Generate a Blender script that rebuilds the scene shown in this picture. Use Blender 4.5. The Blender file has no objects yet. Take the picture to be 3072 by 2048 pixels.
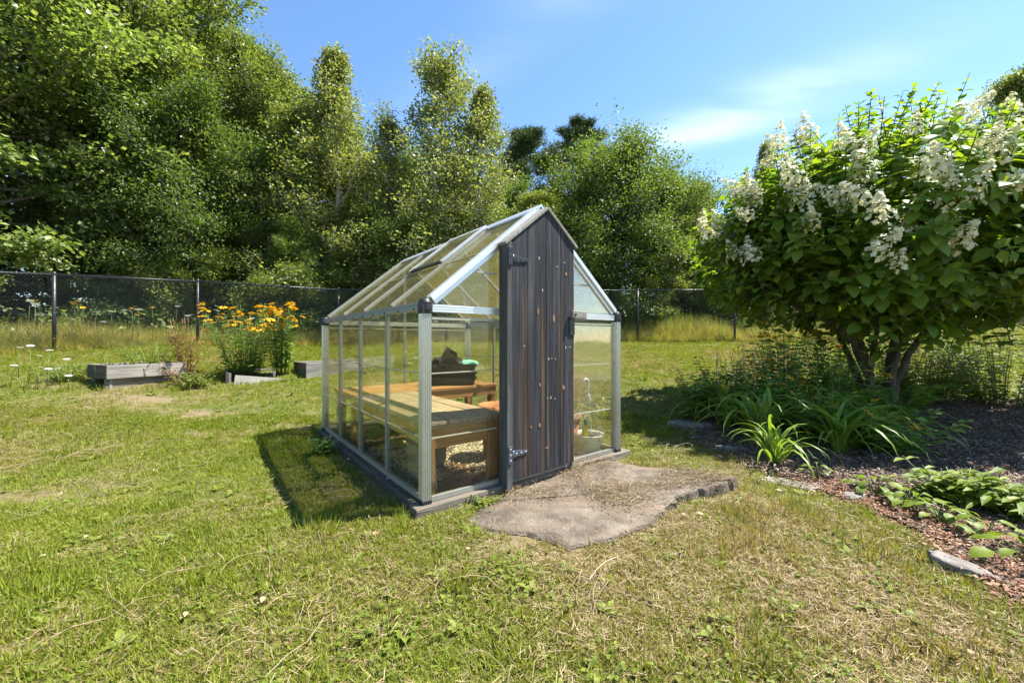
import bpy, math, random
import numpy as np
from mathutils import Vector, Matrix, Euler

# ------------------------------------------------------------------ camera, world, sun, exposure
scene = bpy.context.scene
COL = scene.collection
cam_d = bpy.data.cameras.new('camera')
cam = bpy.data.objects.new('camera', cam_d); COL.objects.link(cam)
cam.location = (0, 0, 1.09); cam.rotation_euler = (math.radians(90), 0, 0)
cam_d.sensor_width = 36.0; cam_d.lens = 36.0 * 1188 / 3072; cam_d.shift_y = -4 / 3072
cam_d.clip_start = 0.05; cam_d.clip_end = 2000
scene.camera = cam

SUN = Vector((0.70, 0.15, 1.30)).normalized()
sun_el = math.asin(SUN.z); sun_az = math.atan2(SUN.x, SUN.y)
world = bpy.data.worlds.new('World'); scene.world = world; world.use_nodes = True
wn = world.node_tree; wn.nodes.clear()
def wnode(t, **k):
    n = wn.nodes.new(t)
    for a, b in k.items(): setattr(n, a, b)
    return n
w_out = wnode('ShaderNodeOutputWorld'); w_bg = wnode('ShaderNodeBackground')
w_sky = wnode('ShaderNodeTexSky'); w_sky.sky_type = 'NISHITA'; w_sky.sun_disc = False
w_sky.sun_elevation = sun_el; w_sky.sun_rotation = sun_az
w_sky.altitude = 0; w_sky.air_density = 1.0; w_sky.dust_density = 0.2; w_sky.ozone_density = 2.0
# thin cirrus: noise on the sky plane (direction.xy / direction.z), streaked along one bearing
w_tc = wnode('ShaderNodeTexCoord'); w_sep = wnode('ShaderNodeSeparateXYZ')
wn.links.new(w_tc.outputs['Generated'], w_sep.inputs[0])
def wmath(op, a, b=None):
    m = wnode('ShaderNodeMath', operation=op)
    for i, v in enumerate((a, b)):
        if v is None: continue
        if isinstance(v, (int, float)): m.inputs[i].default_value = v
        else: wn.links.new(v, m.inputs[i])
    return m.outputs[0]
zc = wmath('ADD', wmath('MAXIMUM', w_sep.outputs['Z'], 0.0), 0.12)
px_ = wmath('DIVIDE', w_sep.outputs['X'], zc); py_ = wmath('DIVIDE', w_sep.outputs['Y'], zc)
w_cmb = wnode('ShaderNodeCombineXYZ'); wn.links.new(px_, w_cmb.inputs[0]); wn.links.new(py_, w_cmb.inputs[1])
w_map = wnode('ShaderNodeMapping'); wn.links.new(w_cmb.outputs[0], w_map.inputs['Vector'])
w_map.inputs['Rotation'].default_value = (0, 0, math.radians(40)); w_map.inputs['Scale'].default_value = (0.8, 3.2, 1)
w_ns = wnode('ShaderNodeTexNoise'); w_ns.inputs['Scale'].default_value = 1.6; w_ns.inputs['Detail'].default_value = 5; w_ns.inputs['Roughness'].default_value = 0.5
wn.links.new(w_map.outputs[0], w_ns.inputs['Vector'])
cover = None
for cx, cy_, ang, la, lb, amt in ((.76, 1.41, -40, .40, .13, .75), (1.55, 1.35, -38, .55, .16, .5), (.1, 1.0, -42, .7, .10, .18), (-1.7, .9, -40, .6, .15, .4), (-.9, -1.0, -38, .6, .16, .6), (1.2, -.9, -42, .6, .15, .6), (-2.3, 2.2, -40, .9, .25, .4)):
    c_, s_ = math.cos(math.radians(ang)), math.sin(math.radians(ang))
    dx, dy = wmath('SUBTRACT', px_, cx), wmath('SUBTRACT', py_, cy_)
    u = wmath('ADD', wmath('MULTIPLY', dx, c_ / la), wmath('MULTIPLY', dy, s_ / la)); v = wmath('ADD', wmath('MULTIPLY', dx, -s_ / lb), wmath('MULTIPLY', dy, c_ / lb))
    e = wmath('MULTIPLY', wmath('POWER', 2.718, wmath('MULTIPLY', wmath('ADD', wmath('MULTIPLY', u, u), wmath('MULTIPLY', v, v)), -1.0)), amt)
    cover = e if cover is None else wmath('MAXIMUM', cover, e)
w_rp = wnode('ShaderNodeValToRGB'); w_rp.color_ramp.elements[0].position = 0.28; w_rp.color_ramp.elements[1].position = 0.70
wn.links.new(w_ns.outputs[0], w_rp.inputs[0])
cover = wmath('MULTIPLY', cover, w_rp.outputs[0])
w_hs = wnode('ShaderNodeHueSaturation'); w_hs.inputs['Saturation'].default_value = 1.12; w_hs.inputs['Hue'].default_value = 0.499; w_hs.inputs['Value'].default_value = 0.66
wn.links.new(w_sky.outputs[0], w_hs.inputs['Color'])
w_mix = wnode('ShaderNodeMix', data_type='RGBA')
wn.links.new(cover, w_mix.inputs[0]); wn.links.new(w_hs.outputs[0], w_mix.inputs[6])
w_mix.inputs[7].default_value = (3.3, 3.7, 4.2, 1)
wn.links.new(w_mix.outputs[2], w_bg.inputs['Color']); w_bg.inputs['Strength'].default_value = 0.10
wn.links.new(w_bg.outputs[0], w_out.inputs[0])

sun_d = bpy.data.lights.new('sun', 'SUN'); sun_d.energy = 3.5; sun_d.angle = math.radians(0.55); sun_d.color = (1.0, 0.95, 0.86)
sun = bpy.data.objects.new('sun', sun_d); COL.objects.link(sun)
sun.rotation_euler = SUN.to_track_quat('Z', 'Y').to_euler(); sun.location = (8, 2, 14)

scene.view_settings.view_transform = 'Standard'; scene.view_settings.look = 'None'
scene.view_settings.exposure = 2.15; scene.view_settings.gamma = 1.0; scene.view_settings.use_curve_mapping = False
scene.render.engine = 'CYCLES'
cy = scene.cycles
cy.use_denoising = True; cy.max_bounces = 14; cy.diffuse_bounces = 8; cy.glossy_bounces = 4; cy.transmission_bounces = 8
cy.transparent_max_bounces = 48; cy.sample_clamp_indirect = 6.0; cy.caustics_reflective = False; cy.caustics_refractive = False
try:
    cy.denoiser = 'OPENIMAGEDENOISE'; cy.denoising_input_passes = 'RGB_ALBEDO_NORMAL'; cy.denoising_prefilter = 'ACCURATE'
except Exception:
    pass

# ------------------------------------------------------------------ helpers
PI = math.pi
def sp(u, k=2.0): return np.logaddexp(0, k * np.asarray(u, float)) / k
def sstep(a, b, x):
    t = np.clip((np.asarray(x, float) - a) / (b - a), 0, 1); return t * t * (3 - 2 * t)
_lat = np.random.default_rng(5).random((256, 256))
def vnoise(x, y, s, o=0):
    x = np.asarray(x, float) / s + 37.3 * o + 91; y = np.asarray(y, float) / s + 17.7 * o + 53
    xi = np.floor(x).astype(int); yi = np.floor(y).astype(int); fx = x - xi; fy = y - yi
    fx = fx * fx * (3 - 2 * fx); fy = fy * fy * (3 - 2 * fy)
    g = lambda a, b: _lat[a % 256, b % 256]
    return (g(xi, yi) * (1 - fx) + g(xi + 1, yi) * fx) * (1 - fy) + (g(xi, yi + 1) * (1 - fx) + g(xi + 1, yi + 1) * fx) * fy
GH_ANG = math.radians(37.82); GX, GY, GZ = -0.53, 2.414, 0.10
GC, GS = math.cos(GH_ANG), math.sin(GH_ANG)
W, D, HE, HR = 1.85, 2.53, 1.209, 1.975
def to_gh(x, y):
    return (x - GX) * GC + (y - GY) * GS, -(x - GX) * GS + (y - GY) * GC
def gh_w(t, d): return GX + t * GC - d * GS, GY + t * GS + d * GC
def ground_z(x, y):
    x = np.asarray(x, float); y = np.asarray(y, float)
    h = .15 * sp(y - 4.6) - .10 * sp(y - 13.5) - .05 * sp(y - 25) + .10 * (sp(-x - 5) - sp(-x - 14)) * np.clip((y - 2) / 4, 0, 1)
    h = h + (vnoise(x, y, 1.7, 1) - .5) * .05 + (vnoise(x, y, .45, 2) - .5) * .018
    t, d = to_gh(x, y)
    dist = np.hypot(np.maximum(np.maximum(-.1 - t, t - W - .1), 0), np.maximum(np.maximum(-.1 - d, d - D - .1), 0))
    return h * sstep(0.0, 1.0, dist) + (1 - sstep(0, 1.0, dist)) * 0.040
def gz(x, y): return float(ground_z(x, y))

def inpoly(x, y, poly):
    x = np.asarray(x, float); y = np.asarray(y, float); c = np.zeros(x.shape, bool); n = len(poly)
    for i in range(n):
        x1, y1 = poly[i]; x2, y2 = poly[i - 1]
        if y1 == y2: continue
        k = ((y1 > y) != (y2 > y)) & (x < (x2 - x1) * (y - y1) / (y2 - y1) + x1)
        c ^= k
    return c

def mesh_np(name, V, F, mat=None, smooth=False, attrs=None):
    V = np.ascontiguousarray(V, np.float32); F = np.ascontiguousarray(F, np.int32)
    me = bpy.data.meshes.new(name)
    me.vertices.add(len(V)); me.vertices.foreach_set('co', V.ravel())
    k = F.shape[1]; me.loops.add(F.size); me.loops.foreach_set('vertex_index', F.ravel())
    me.polygons.add(len(F)); me.polygons.foreach_set('loop_start', np.arange(0, F.size, k, dtype=np.int32))
    me.polygons.foreach_set('loop_total', np.full(len(F), k, np.int32))
    me.polygons.foreach_set('use_smooth', np.full(len(F), smooth, bool))
    for an, av in (attrs or {}).items():
        a = me.attributes.new(an, 'FLOAT', 'POINT'); a.data.foreach_set('value', np.asarray(av, np.float32))
    me.update(calc_edges=True)
    if mat: me.materials.append(mat)
    return me
def link(name, data, parent=None, loc=None, rot=None, scl=None):
    o = bpy.data.objects.new(name, data); COL.objects.link(o)
    if parent is not None: o.parent = parent
    if loc is not None: o.location = loc
    if rot is not None: o.rotation_euler = rot
    if scl is not None: o.scale = (scl, scl, scl) if isinstance(scl, (int, float)) else scl
    return o
def tag(o, label=None, cat=None, group=None, kind=None):
    if label: o['label'] = label
    if cat: o['category'] = cat
    if group: o['group'] = group
    if kind: o['kind'] = kind
    return o
def thing(name, label, cat, loc=(0, 0, 0), rz=0.0, group=None):
    o = link(name, None, None, loc, (0, 0, rz)); o.empty_display_size = 0.1
    return tag(o, label, cat, group)

class MB:
    def __init__(s): s.v = []; s.f = []
    def add(s, vs, fs):
        b = len(s.v); s.v += [tuple(map(float, p)) for p in vs]; s.f += [tuple(i + b for i in f) for f in fs]; return s
    def box(s, x0, x1, y0, y1, z0, z1):
        return s.add([(x0,y0,z0),(x1,y0,z0),(x1,y1,z0),(x0,y1,z0),(x0,y0,z1),(x1,y0,z1),(x1,y1,z1),(x0,y1,z1)],
                     [(0,3,2,1),(4,5,6,7),(0,1,5,4),(1,2,6,5),(2,3,7,6),(3,0,4,7)])
    def bar(s, p, q, w, h, up=(0, 0, 1)):
        p = Vector(p); q = Vector(q); a = (q - p).normalized(); up = Vector(up)
        x = a.cross(up).normalized() * (w / 2); u = x.cross(a).normalized() * (h / 2)
        vs = [p - x - u, p + x - u, p + x + u, p - x + u, q - x - u, q + x - u, q + x + u, q - x + u]
        return s.add(vs, [(0,1,2,3),(7,6,5,4),(0,4,5,1),(1,5,6,2),(2,6,7,3),(3,7,4,0)])
    def prism(s, poly, axis_p, axis_q):      # poly in 3d offsets extruded from p to q
        p = Vector(axis_p); q = Vector(axis_q); n = len(poly)
        vs = [p + Vector(c) for c in poly] + [q + Vector(c) for c in poly]
        fs = [tuple(range(n - 1, -1, -1)), tuple(range(n, 2 * n))] + [(i, (i + 1) % n, n + (i + 1) % n, n + i) for i in range(n)]
        return s.add(vs, fs)
    def slab(s, poly, y0, y1):               # poly in (x, z), extruded in y
        n = len(poly); vs = [(x, y0, z) for x, z in poly] + [(x, y1, z) for x, z in poly]
        fs = [tuple(range(n)), tuple(range(2 * n - 1, n - 1, -1))] + [(i, n + i, n + (i + 1) % n, (i + 1) % n) for i in range(n)]
        return s.add(vs, fs)
    def tube(s, pts, rad, n=6):
        pts = [Vector(p) for p in pts]; rings = []; up = Vector((0.31, 0.17, 0.93))
        for i, p in enumerate(pts):
            a = (pts[min(i + 1, len(pts) - 1)] - pts[max(i - 1, 0)])
            if a.length < 1e-9: a = Vector((0, 0, 1))
            a.normalize()
            r = rad[i] if hasattr(rad, '__len__') else rad
            x = a.cross(up)
            if x.length < .05: x = a.cross(Vector((1, 0, 0)))
            x.normalize(); y = a.cross(x)
            rings.append([p + x * (r * math.cos(2 * PI * k / n)) + y * (r * math.sin(2 * PI * k / n)) for k in range(n)])
        vs = [v for r in rings for v in r]; fs = []
        for i in range(len(rings) - 1):
            for k in range(n):
                fs.append((i*n+k, i*n+(k+1)%n, (i+1)*n+(k+1)%n, (i+1)*n+k))
        fs.append(tuple(range(n - 1, -1, -1))); m = (len(rings) - 1) * n; fs.append(tuple(m + k for k in range(n)))
        return s.add(vs, fs)
    def lathe(s, prof, n=24, c=(0, 0, 0)):
        vs = []; fs = []
        for r, z in prof:
            for k in range(n): vs.append((c[0] + r * math.cos(2*PI*k/n), c[1] + r * math.sin(2*PI*k/n), c[2] + z))
        for i in range(len(prof) - 1):
            for k in range(n): fs.append((i*n+k, i*n+(k+1)%n, (i+1)*n+(k+1)%n, (i+1)*n+k))
        return s.add(vs, fs)
    def mesh(s, name, mat, smooth=False):
        me = bpy.data.meshes.new(name); me.from_pydata(s.v, [], s.f); me.update()
        if smooth: me.polygons.foreach_set('use_smooth', [True] * len(me.polygons))
        me.materials.append(mat); return me
    def build(s, name, mat, parent=None, smooth=False, bevel=0, loc=None, rot=None):
        o = link(name, s.mesh(name, mat, smooth), parent, loc, rot)
        if bevel:
            b = o.modifiers.new('bevel', 'BEVEL'); b.width = bevel; b.segments = 2; b.limit_method = 'ANGLE'; b.angle_limit = 0.6
        return o

def nrm(a): return a / np.maximum(np.linalg.norm(a, axis=-1, keepdims=True), 1e-9)
def leaf_arrays(tv, tf, P, A, N, L, Wd):
    """copies of a leaf template (along, side, up) at points P with axis A and normal N"""
    A = nrm(A); S = nrm(np.cross(N, A)); N = np.cross(A, S)
    L = np.broadcast_to(np.asarray(L, float), (len(P),)); Wd = np.broadcast_to(np.asarray(Wd, float), (len(P),))
    V = (P[:, None, :] + A[:, None, :] * (tv[None, :, 0:1] * L[:, None, None]) + S[:, None, :] * (tv[None, :, 1:2] * Wd[:, None, None])
         + N[:, None, :] * (tv[None, :, 2:3] * L[:, None, None]))
    Fc = tf[None] + (np.arange(len(P)) * len(tv))[:, None, None]
    return V.reshape(-1, 3), Fc.reshape(-1, tf.shape[1])
T_DIA = (np.array([(0, 0, 0), (.45, -.5, .07), (1, 0, -.05), (.45, .5, .07)], float), np.array([(0, 1, 2), (0, 2, 3)]))
T_BLADE = (np.array([(0, -.5, 0), (0, .5, 0), (.5, .42, .10), (.5, -.42, .10), (1, 0, .06)], float), np.array([(0, 1, 2), (0, 2, 3), (3, 2, 4)]))
T_LEAF = (np.array([(0,0,0), (.22,-.34,.055), (.22,.34,.055), (.3,0,.02), (.58,-.44,.05), (.58,.44,.05), (.64,0,.0), (1,0,-.15)], float),
          np.array([(0,1,3), (0,3,2), (1,4,6), (1,6,3), (2,3,6), (2,6,5), (4,7,6), (5,6,7)]))
_st = [(0, .0, 0), (.16, .28, .03), (.36, .44, .035), (.58, .46, .02), (.80, .28, -.04)]
T_LEAFHI = (np.array([(x, s * w, z + abs(s) * (.05 - .03 * x) + .012 * s * math.sin(9 * x)) for x, w, z in _st[1:] for s in (-1, -.5, 0, .5, 1)] + [(0, 0, 0), (1, 0, -.14)], float),
            np.array([(20, i, i + 1) for i in range(4)] + [q for r_ in range(3) for i in range(4) for q in ((r_*5+i, r_*5+5+i, r_*5+6+i), (r_*5+i, r_*5+6+i, r_*5+1+i))] + [(15 + i, 21, 16 + i) for i in range(4)]))
T_NEEDLE = (np.array([(0, -.5, 0), (0, .5, 0), (1, 0, 0)], float), np.array([(0, 1, 2)]))

# ------------------------------------------------------------------ materials
def newmat(name):
    m = bpy.data.materials.new(name); m.use_nodes = True; nt = m.node_tree; nt.nodes.clear()
    def N(t, ins=None, **k):
        n = nt.nodes.new(t)
        for a, b in k.items(): setattr(n, a, b)
        for key, v in (ins or {}).items():
            sk = n.inputs[key]
            if hasattr(v, 'is_output'): nt.links.new(v, sk)
            else: sk.default_value = v
        return n
    out = N('ShaderNodeOutputMaterial')
    return m, N, (lambda s: nt.links.new(s, out.inputs['Surface']))
def rgb(c): return (c[0], c[1], c[2], 1)
def ramp(N, fac, stops):
    r = N('ShaderNodeValToRGB', {'Fac': fac}); cr = r.color_ramp
    while len(cr.elements) < len(stops): cr.elements.new(0.5)
    for e, (p, c) in zip(cr.elements, stops): e.position = p; e.color = rgb(c)
    return r.outputs[0]
def mixc(N, fac, a, b, blend='MIX'):
    n = N('ShaderNodeMix', data_type='RGBA', blend_type=blend)
    for i, v in ((0, fac), (6, a), (7, b)):
        if hasattr(v, 'is_output'): n.id_data.links.new(v, n.inputs[i])
        else: n.inputs[i].default_value = v if i == 0 else rgb(v)
    return n.outputs[2]
def bump(N, h, strength, dist=0.01):
    return N('ShaderNodeBump', {'Height': h, 'Strength': strength, 'Distance': dist}).outputs[0]
def principled(N, col, rough=.6, metal=0.0, normal=None, spec=.5):
    n = N('ShaderNodeBsdfPrincipled', {'Roughness': rough, 'Metallic': metal, 'Specular IOR Level': spec})
    if hasattr(col, 'is_output'): n.id_data.links.new(col, n.inputs['Base Color'])
    else: n.inputs['Base Color'].default_value = rgb(col)
    if normal is not None: n.id_data.links.new(normal, n.inputs['Normal'])
    return n
def m_plain(name, col, rough=.6, metal=0.0, var=.15, scale=20, spec=.5):
    m, N, out = newmat(name); tc = N('ShaderNodeTexCoord').outputs['Object']
    ns = N('ShaderNodeTexNoise', {'Vector': tc, 'Scale': scale, 'Detail': 5}).outputs[0]
    c = mixc(N, ns, tuple(x * (1 - var) for x in col), tuple(min(1, x * (1 + var)) for x in col))
    rg = N('ShaderNodeMapRange', {'Value': ns, 'To Min': max(0, rough - .12), 'To Max': min(1, rough + .12)}).outputs[0]
    p = principled(N, c, .5, metal, bump(N, ns, .12, .004), spec); p.id_data.links.new(rg, p.inputs['Roughness']); out(p.outputs[0]); return m
def m_leaf(name, stops, trans=.34, tcol=(1.25, 1.3, .5), spec=.35, rough=.5, clump=.8, objvar=.5):
    m, N, out = newmat(name)
    g = N('ShaderNodeNewGeometry'); oi = N('ShaderNodeObjectInfo')
    ns = N('ShaderNodeTexNoise', {'Vector': g.outputs['Position'], 'Scale': clump, 'Detail': 2}).outputs[0]
    f = N('ShaderNodeMath', {0: g.outputs['Random Per Island'], 1: .62}, operation='MULTIPLY').outputs[0]
    f = N('ShaderNodeMath', {0: ns, 1: .38, 2: f}, operation='MULTIPLY_ADD').outputs[0]
    c = ramp(N, f, stops)
    v = N('ShaderNodeMapRange', {'Value': oi.outputs['Random'], 'To Min': 1 - .22 * objvar, 'To Max': 1 + .22 * objvar}).outputs[0]
    hs = N('ShaderNodeHueSaturation', {'Color': c, 'Value': v, 'Saturation': 1.0}); c = hs.outputs[0]
    hv = N('ShaderNodeMapRange', {'Value': oi.outputs['Random'], 'To Min': .5 + .014 * objvar, 'To Max': .5 - .014 * objvar}).outputs[0]
    hs.id_data.links.new(hv, hs.inputs['Hue'])
    p = principled(N, c, rough, 0, None, spec)
    t = N('ShaderNodeBsdfTranslucent', {'Color': mixc(N, 1.0, c, tcol, 'MULTIPLY')})
    mx = N('ShaderNodeMixShader', {0: trans, 1: p.outputs[0], 2: t.outputs[0]}); out(mx.outputs[0]); return m
def m_wood(name, stops, scale=(30, 30, 1.6), rough=.75, bumpk=.5, seed=0.0, spec=.3):
    """grain runs along the object's own Z unless scale says otherwise"""
    m, N, out = newmat(name); tc = N('ShaderNodeTexCoord').outputs['Object']; oi = N('ShaderNodeObjectInfo')
    off = N('ShaderNodeMath', {0: oi.outputs['Random'], 1: 40.0}, operation='MULTIPLY').outputs[0]
    vec = N('ShaderNodeVectorMath', {0: tc, 1: N('ShaderNodeCombineXYZ', {0: off, 1: off, 2: off}).outputs[0]}, operation='ADD').outputs[0]
    mp = N('ShaderNodeMapping', {'Vector': vec, 'Scale': scale, 'Location': (seed, seed, seed)}).outputs[0]
    ns = N('ShaderNodeTexNoise', {'Vector': mp, 'Scale': 1.0, 'Detail': 8, 'Roughness': .62, 'Distortion': .4}).outputs[0]
    mp2 = N('ShaderNodeMapping', {'Vector': vec, 'Scale': tuple(x * 5 for x in scale)}).outputs[0]
    fine = N('ShaderNodeTexNoise', {'Vector': mp2, 'Scale': 1.0, 'Detail': 4}).outputs[0]
    blot = N('ShaderNodeTexNoise', {'Vector': vec, 'Scale': 3.5, 'Detail': 4}).outputs[0]
    f = N('ShaderNodeMath', {0: ns, 1: .7, 2: N('ShaderNodeMath', {0: blot, 1: .3}, operation='MULTIPLY').outputs[0]}, operation='MULTIPLY_ADD').outputs[0]
    c = ramp(N, f, stops)
    c = mixc(N, .35, c, mixc(N, fine, (.35, .35, .35), (1.4, 1.4, 1.4)), 'MULTIPLY')
    h = N('ShaderNodeMath', {0: ns, 1: fine}, operation='ADD').outputs[0]
    p = principled(N, c, rough, 0, bump(N, h, bumpk, .006), spec); out(p.outputs[0]); return m

M = {}
def m_ground():
    m, N, out = newmat('lawn_soil'); g = N('ShaderNodeNewGeometry').outputs['Position']
    dry = N('ShaderNodeAttribute', attribute_name='dry').outputs['Fac']; bare = N('ShaderNodeAttribute', attribute_name='bare').outputs['Fac']
    n1 = N('ShaderNodeTexNoise', {'Vector': g, 'Scale': 9.0, 'Detail': 8, 'Roughness': .7}).outputs[0]
    n2 = N('ShaderNodeTexNoise', {'Vector': g, 'Scale': 70.0, 'Detail': 6, 'Roughness': .7}).outputs[0]
    green = mixc(N, n2, (.035, .05, .010), (.13, .15, .035)); tan = mixc(N, n2, (.10, .07, .035), (.34, .26, .13))
    c = mixc(N, N('ShaderNodeMath', {0: dry, 1: N('ShaderNodeMath', {0: n1, 1: .5}, operation='SUBTRACT').outputs[0]}, operation='ADD', use_clamp=True).outputs[0], green, tan)
    soil = mixc(N, n2, (.10, .075, .04), (.27, .21, .125))
    c = mixc(N, bare, c, soil)
    out(principled(N, c, .9, 0, bump(N, n2, .8, .02), .2).outputs[0]); return m
M['ground'] = m_ground()
def m_grass(name, green, tan, trans=.3):
    m, N, out = newmat(name); g = N('ShaderNodeNewGeometry')
    dry = N('ShaderNodeAttribute', attribute_name='dry', attribute_type='INSTANCER').outputs['Fac']
    n1 = N('ShaderNodeTexNoise', {'Vector': g.outputs['Position'], 'Scale': 1.6, 'Detail': 3}).outputs[0]
    r = g.outputs['Random Per Island']
    gc = ramp(N, N('ShaderNodeMath', {0: r, 1: .55, 2: N('ShaderNodeMath', {0: n1, 1: .45}, operation='MULTIPLY').outputs[0]}, operation='MULTIPLY_ADD').outputs[0], green)
    tcol = mixc(N, r, tan[0], tan[1])
    k = N('ShaderNodeMath', {0: N('ShaderNodeMath', {0: dry, 1: r}, operation='SUBTRACT').outputs[0], 1: 4.0, 2: .5}, operation='MULTIPLY_ADD', use_clamp=True).outputs[0]
    c = mixc(N, k, gc, tcol)
    p = principled(N, c, .55, 0, None, .3)
    t = N('ShaderNodeBsdfTranslucent', {'Color': mixc(N, 1.0, c, (1.2, 1.25, .55), 'MULTIPLY')})
    out(N('ShaderNodeMixShader', {0: trans, 1: p.outputs[0], 2: t.outputs[0]}).outputs[0]); return m
M['grass'] = m_grass('lawn_grass', [(.1, (.075, .115, .010)), (.45, (.155, .20, .014)), (.8, (.24, .265, .03))], [(.18, .125, .045), (.35, .27, .125)], .40)
M['meadow'] = m_grass('meadow_grass', [(.1, (0.176, 0.195, 0.033)), (.5, (0.324, 0.312, 0.058)), (.85, (0.459, 0.416, 0.117))], [(0.405, 0.299, 0.117), (0.621, 0.481, 0.234)], .45)
M['straw'] = m_leaf('dry_straw', [(.1, (.13, .095, .045)), (.5, (.26, .195, .10)), (.9, (.40, .32, .19))], trans=.15, tcol=(1, .95, .7), spec=.2, objvar=.3)
M['clover'] = m_leaf('clover_leaf', [(.1, (.07, .11, .014)), (.5, (.125, .17, .022)), (.9, (.20, .235, .04))], trans=.3, objvar=.3, spec=.2)
M['maple'] = m_leaf('maple_leaves', [(.05, (0.053, 0.094, 0.029)), (.42, (0.138, 0.196, 0.058)), (.85, (0.307, 0.360, 0.137))], trans=.44, spec=.45, rough=.42)
M['decid'] = m_leaf('broad_leaves', [(.05, (0.053, 0.085, 0.023)), (.42, (0.143, 0.185, 0.044)), (.85, (0.307, 0.333, 0.105))], trans=.44, spec=.42, rough=.45)
M['aspen'] = m_leaf('aspen_leaves', [(.05, (0.074, 0.104, 0.034)), (.42, (0.170, 0.201, 0.063)), (.85, (0.352, 0.360, 0.152))], trans=.44, spec=.45, rough=.42)
M['oak'] = m_leaf('oak_leaves', [(.05, (0.036, 0.071, 0.016)), (.42, (0.088, 0.144, 0.030)), (.85, (0.194, 0.250, 0.067))], trans=.42, spec=.45)
M['shrub'] = m_leaf('shrub_leaves', [(.05, (0.067, 0.107, 0.021)), (.45, (0.146, 0.193, 0.037)), (.9, (0.280, 0.300, 0.074))], trans=.42)
M['pine'] = m_leaf('pine_needles', [(.05, (.025, .05, .022)), (.5, (.055, .09, .032)), (.9, (.11, .145, .045))], trans=.15)
M['ypine'] = m_leaf('young_pine_needles', [(.05, (.05, .10, .018)), (.5, (.10, .165, .028)), (.9, (.17, .235, .04))], trans=.2)
M['hyd'] = m_leaf('hydrangea_leaves', [(.05, (0.062, 0.132, 0.022)), (.45, (0.157, 0.247, 0.033)), (.9, (0.314, 0.385, 0.061))], trans=.48, tcol=(1.35, 1.35, .36), spec=.35, rough=.48, clump=1.5, objvar=.6)
M['hydflower'] = m_leaf('hydrangea_petals', [(.05, (.42, .43, .20)), (.4, (.66, .64, .44)), (.9, (.80, .77, .62))], trans=.3, tcol=(1, 1, .8), spec=.2, objvar=.3)
M['lily'] = m_leaf('daylily_blades', [(.05, (0.075, 0.161, 0.024)), (.5, (0.167, 0.270, 0.037)), (.9, (0.310, 0.391, 0.066))], trans=.36, spec=.5, rough=.35)
M['peren'] = m_leaf('perennial_leaves', [(.05, (0.065, 0.150, 0.024)), (.5, (0.137, 0.250, 0.036)), (.9, (0.247, 0.362, 0.066))], trans=.36)
M['lime'] = m_leaf('yellow_green_leaves', [(.05, (.08, .135, .014)), (.5, (.16, .22, .022)), (.9, (.26, .295, .04))], trans=.4, spec=.3, rough=.5)
M['dryleaf'] = m_leaf('withered_leaves', [(.05, (.10, .04, .012)), (.5, (.24, .10, .03)), (.9, (.40, .24, .10))], trans=.2)
M['yellow'] = m_leaf('yellow_petals', [(.05, (.62, .30, .01)), (.5, (.75, .42, .015)), (.9, (.82, .55, .03))], trans=.25, tcol=(1, .9, .3), spec=.2)
M['wire'] = m_plain('black_vinyl_wire', (.045, .047, .055), .3, 0.0, .2)
M['disc'] = m_plain('flower_disc', (.20, .09, .01), .8)
M['umbel'] = m_leaf('white_umbel', [(.05, (.62, .64, .55)), (.5, (.78, .79, .72)), (.9, (.86, .86, .82))], trans=.3, tcol=(1, 1, .9), spec=.2)
M['stem'] = m_plain('green_stem', (.10, .15, .04), .6)
M['drystem'] = m_plain('dry_stem', (.26, .18, .09), .8)
M['bark'] = m_wood('grey_bark', [(.25, (.06, .048, .038)), (.5, (.15, .125, .10)), (.75, (.28, .25, .21))], (22, 22, 5), .9, .9)
M['palebark'] = m_wood('pale_aspen_bark', [(.2, (.10, .09, .075)), (.5, (.30, .29, .24)), (.8, (.46, .45, .38))], (9, 9, 16), .85, .4)
M['hydbark'] = m_wood('hydrangea_bark', [(.2, (.03, .022, .017)), (.5, (.085, .065, .05)), (.8, (.18, .16, .135))], (26, 26, 6), .9, 1.0)

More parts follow.
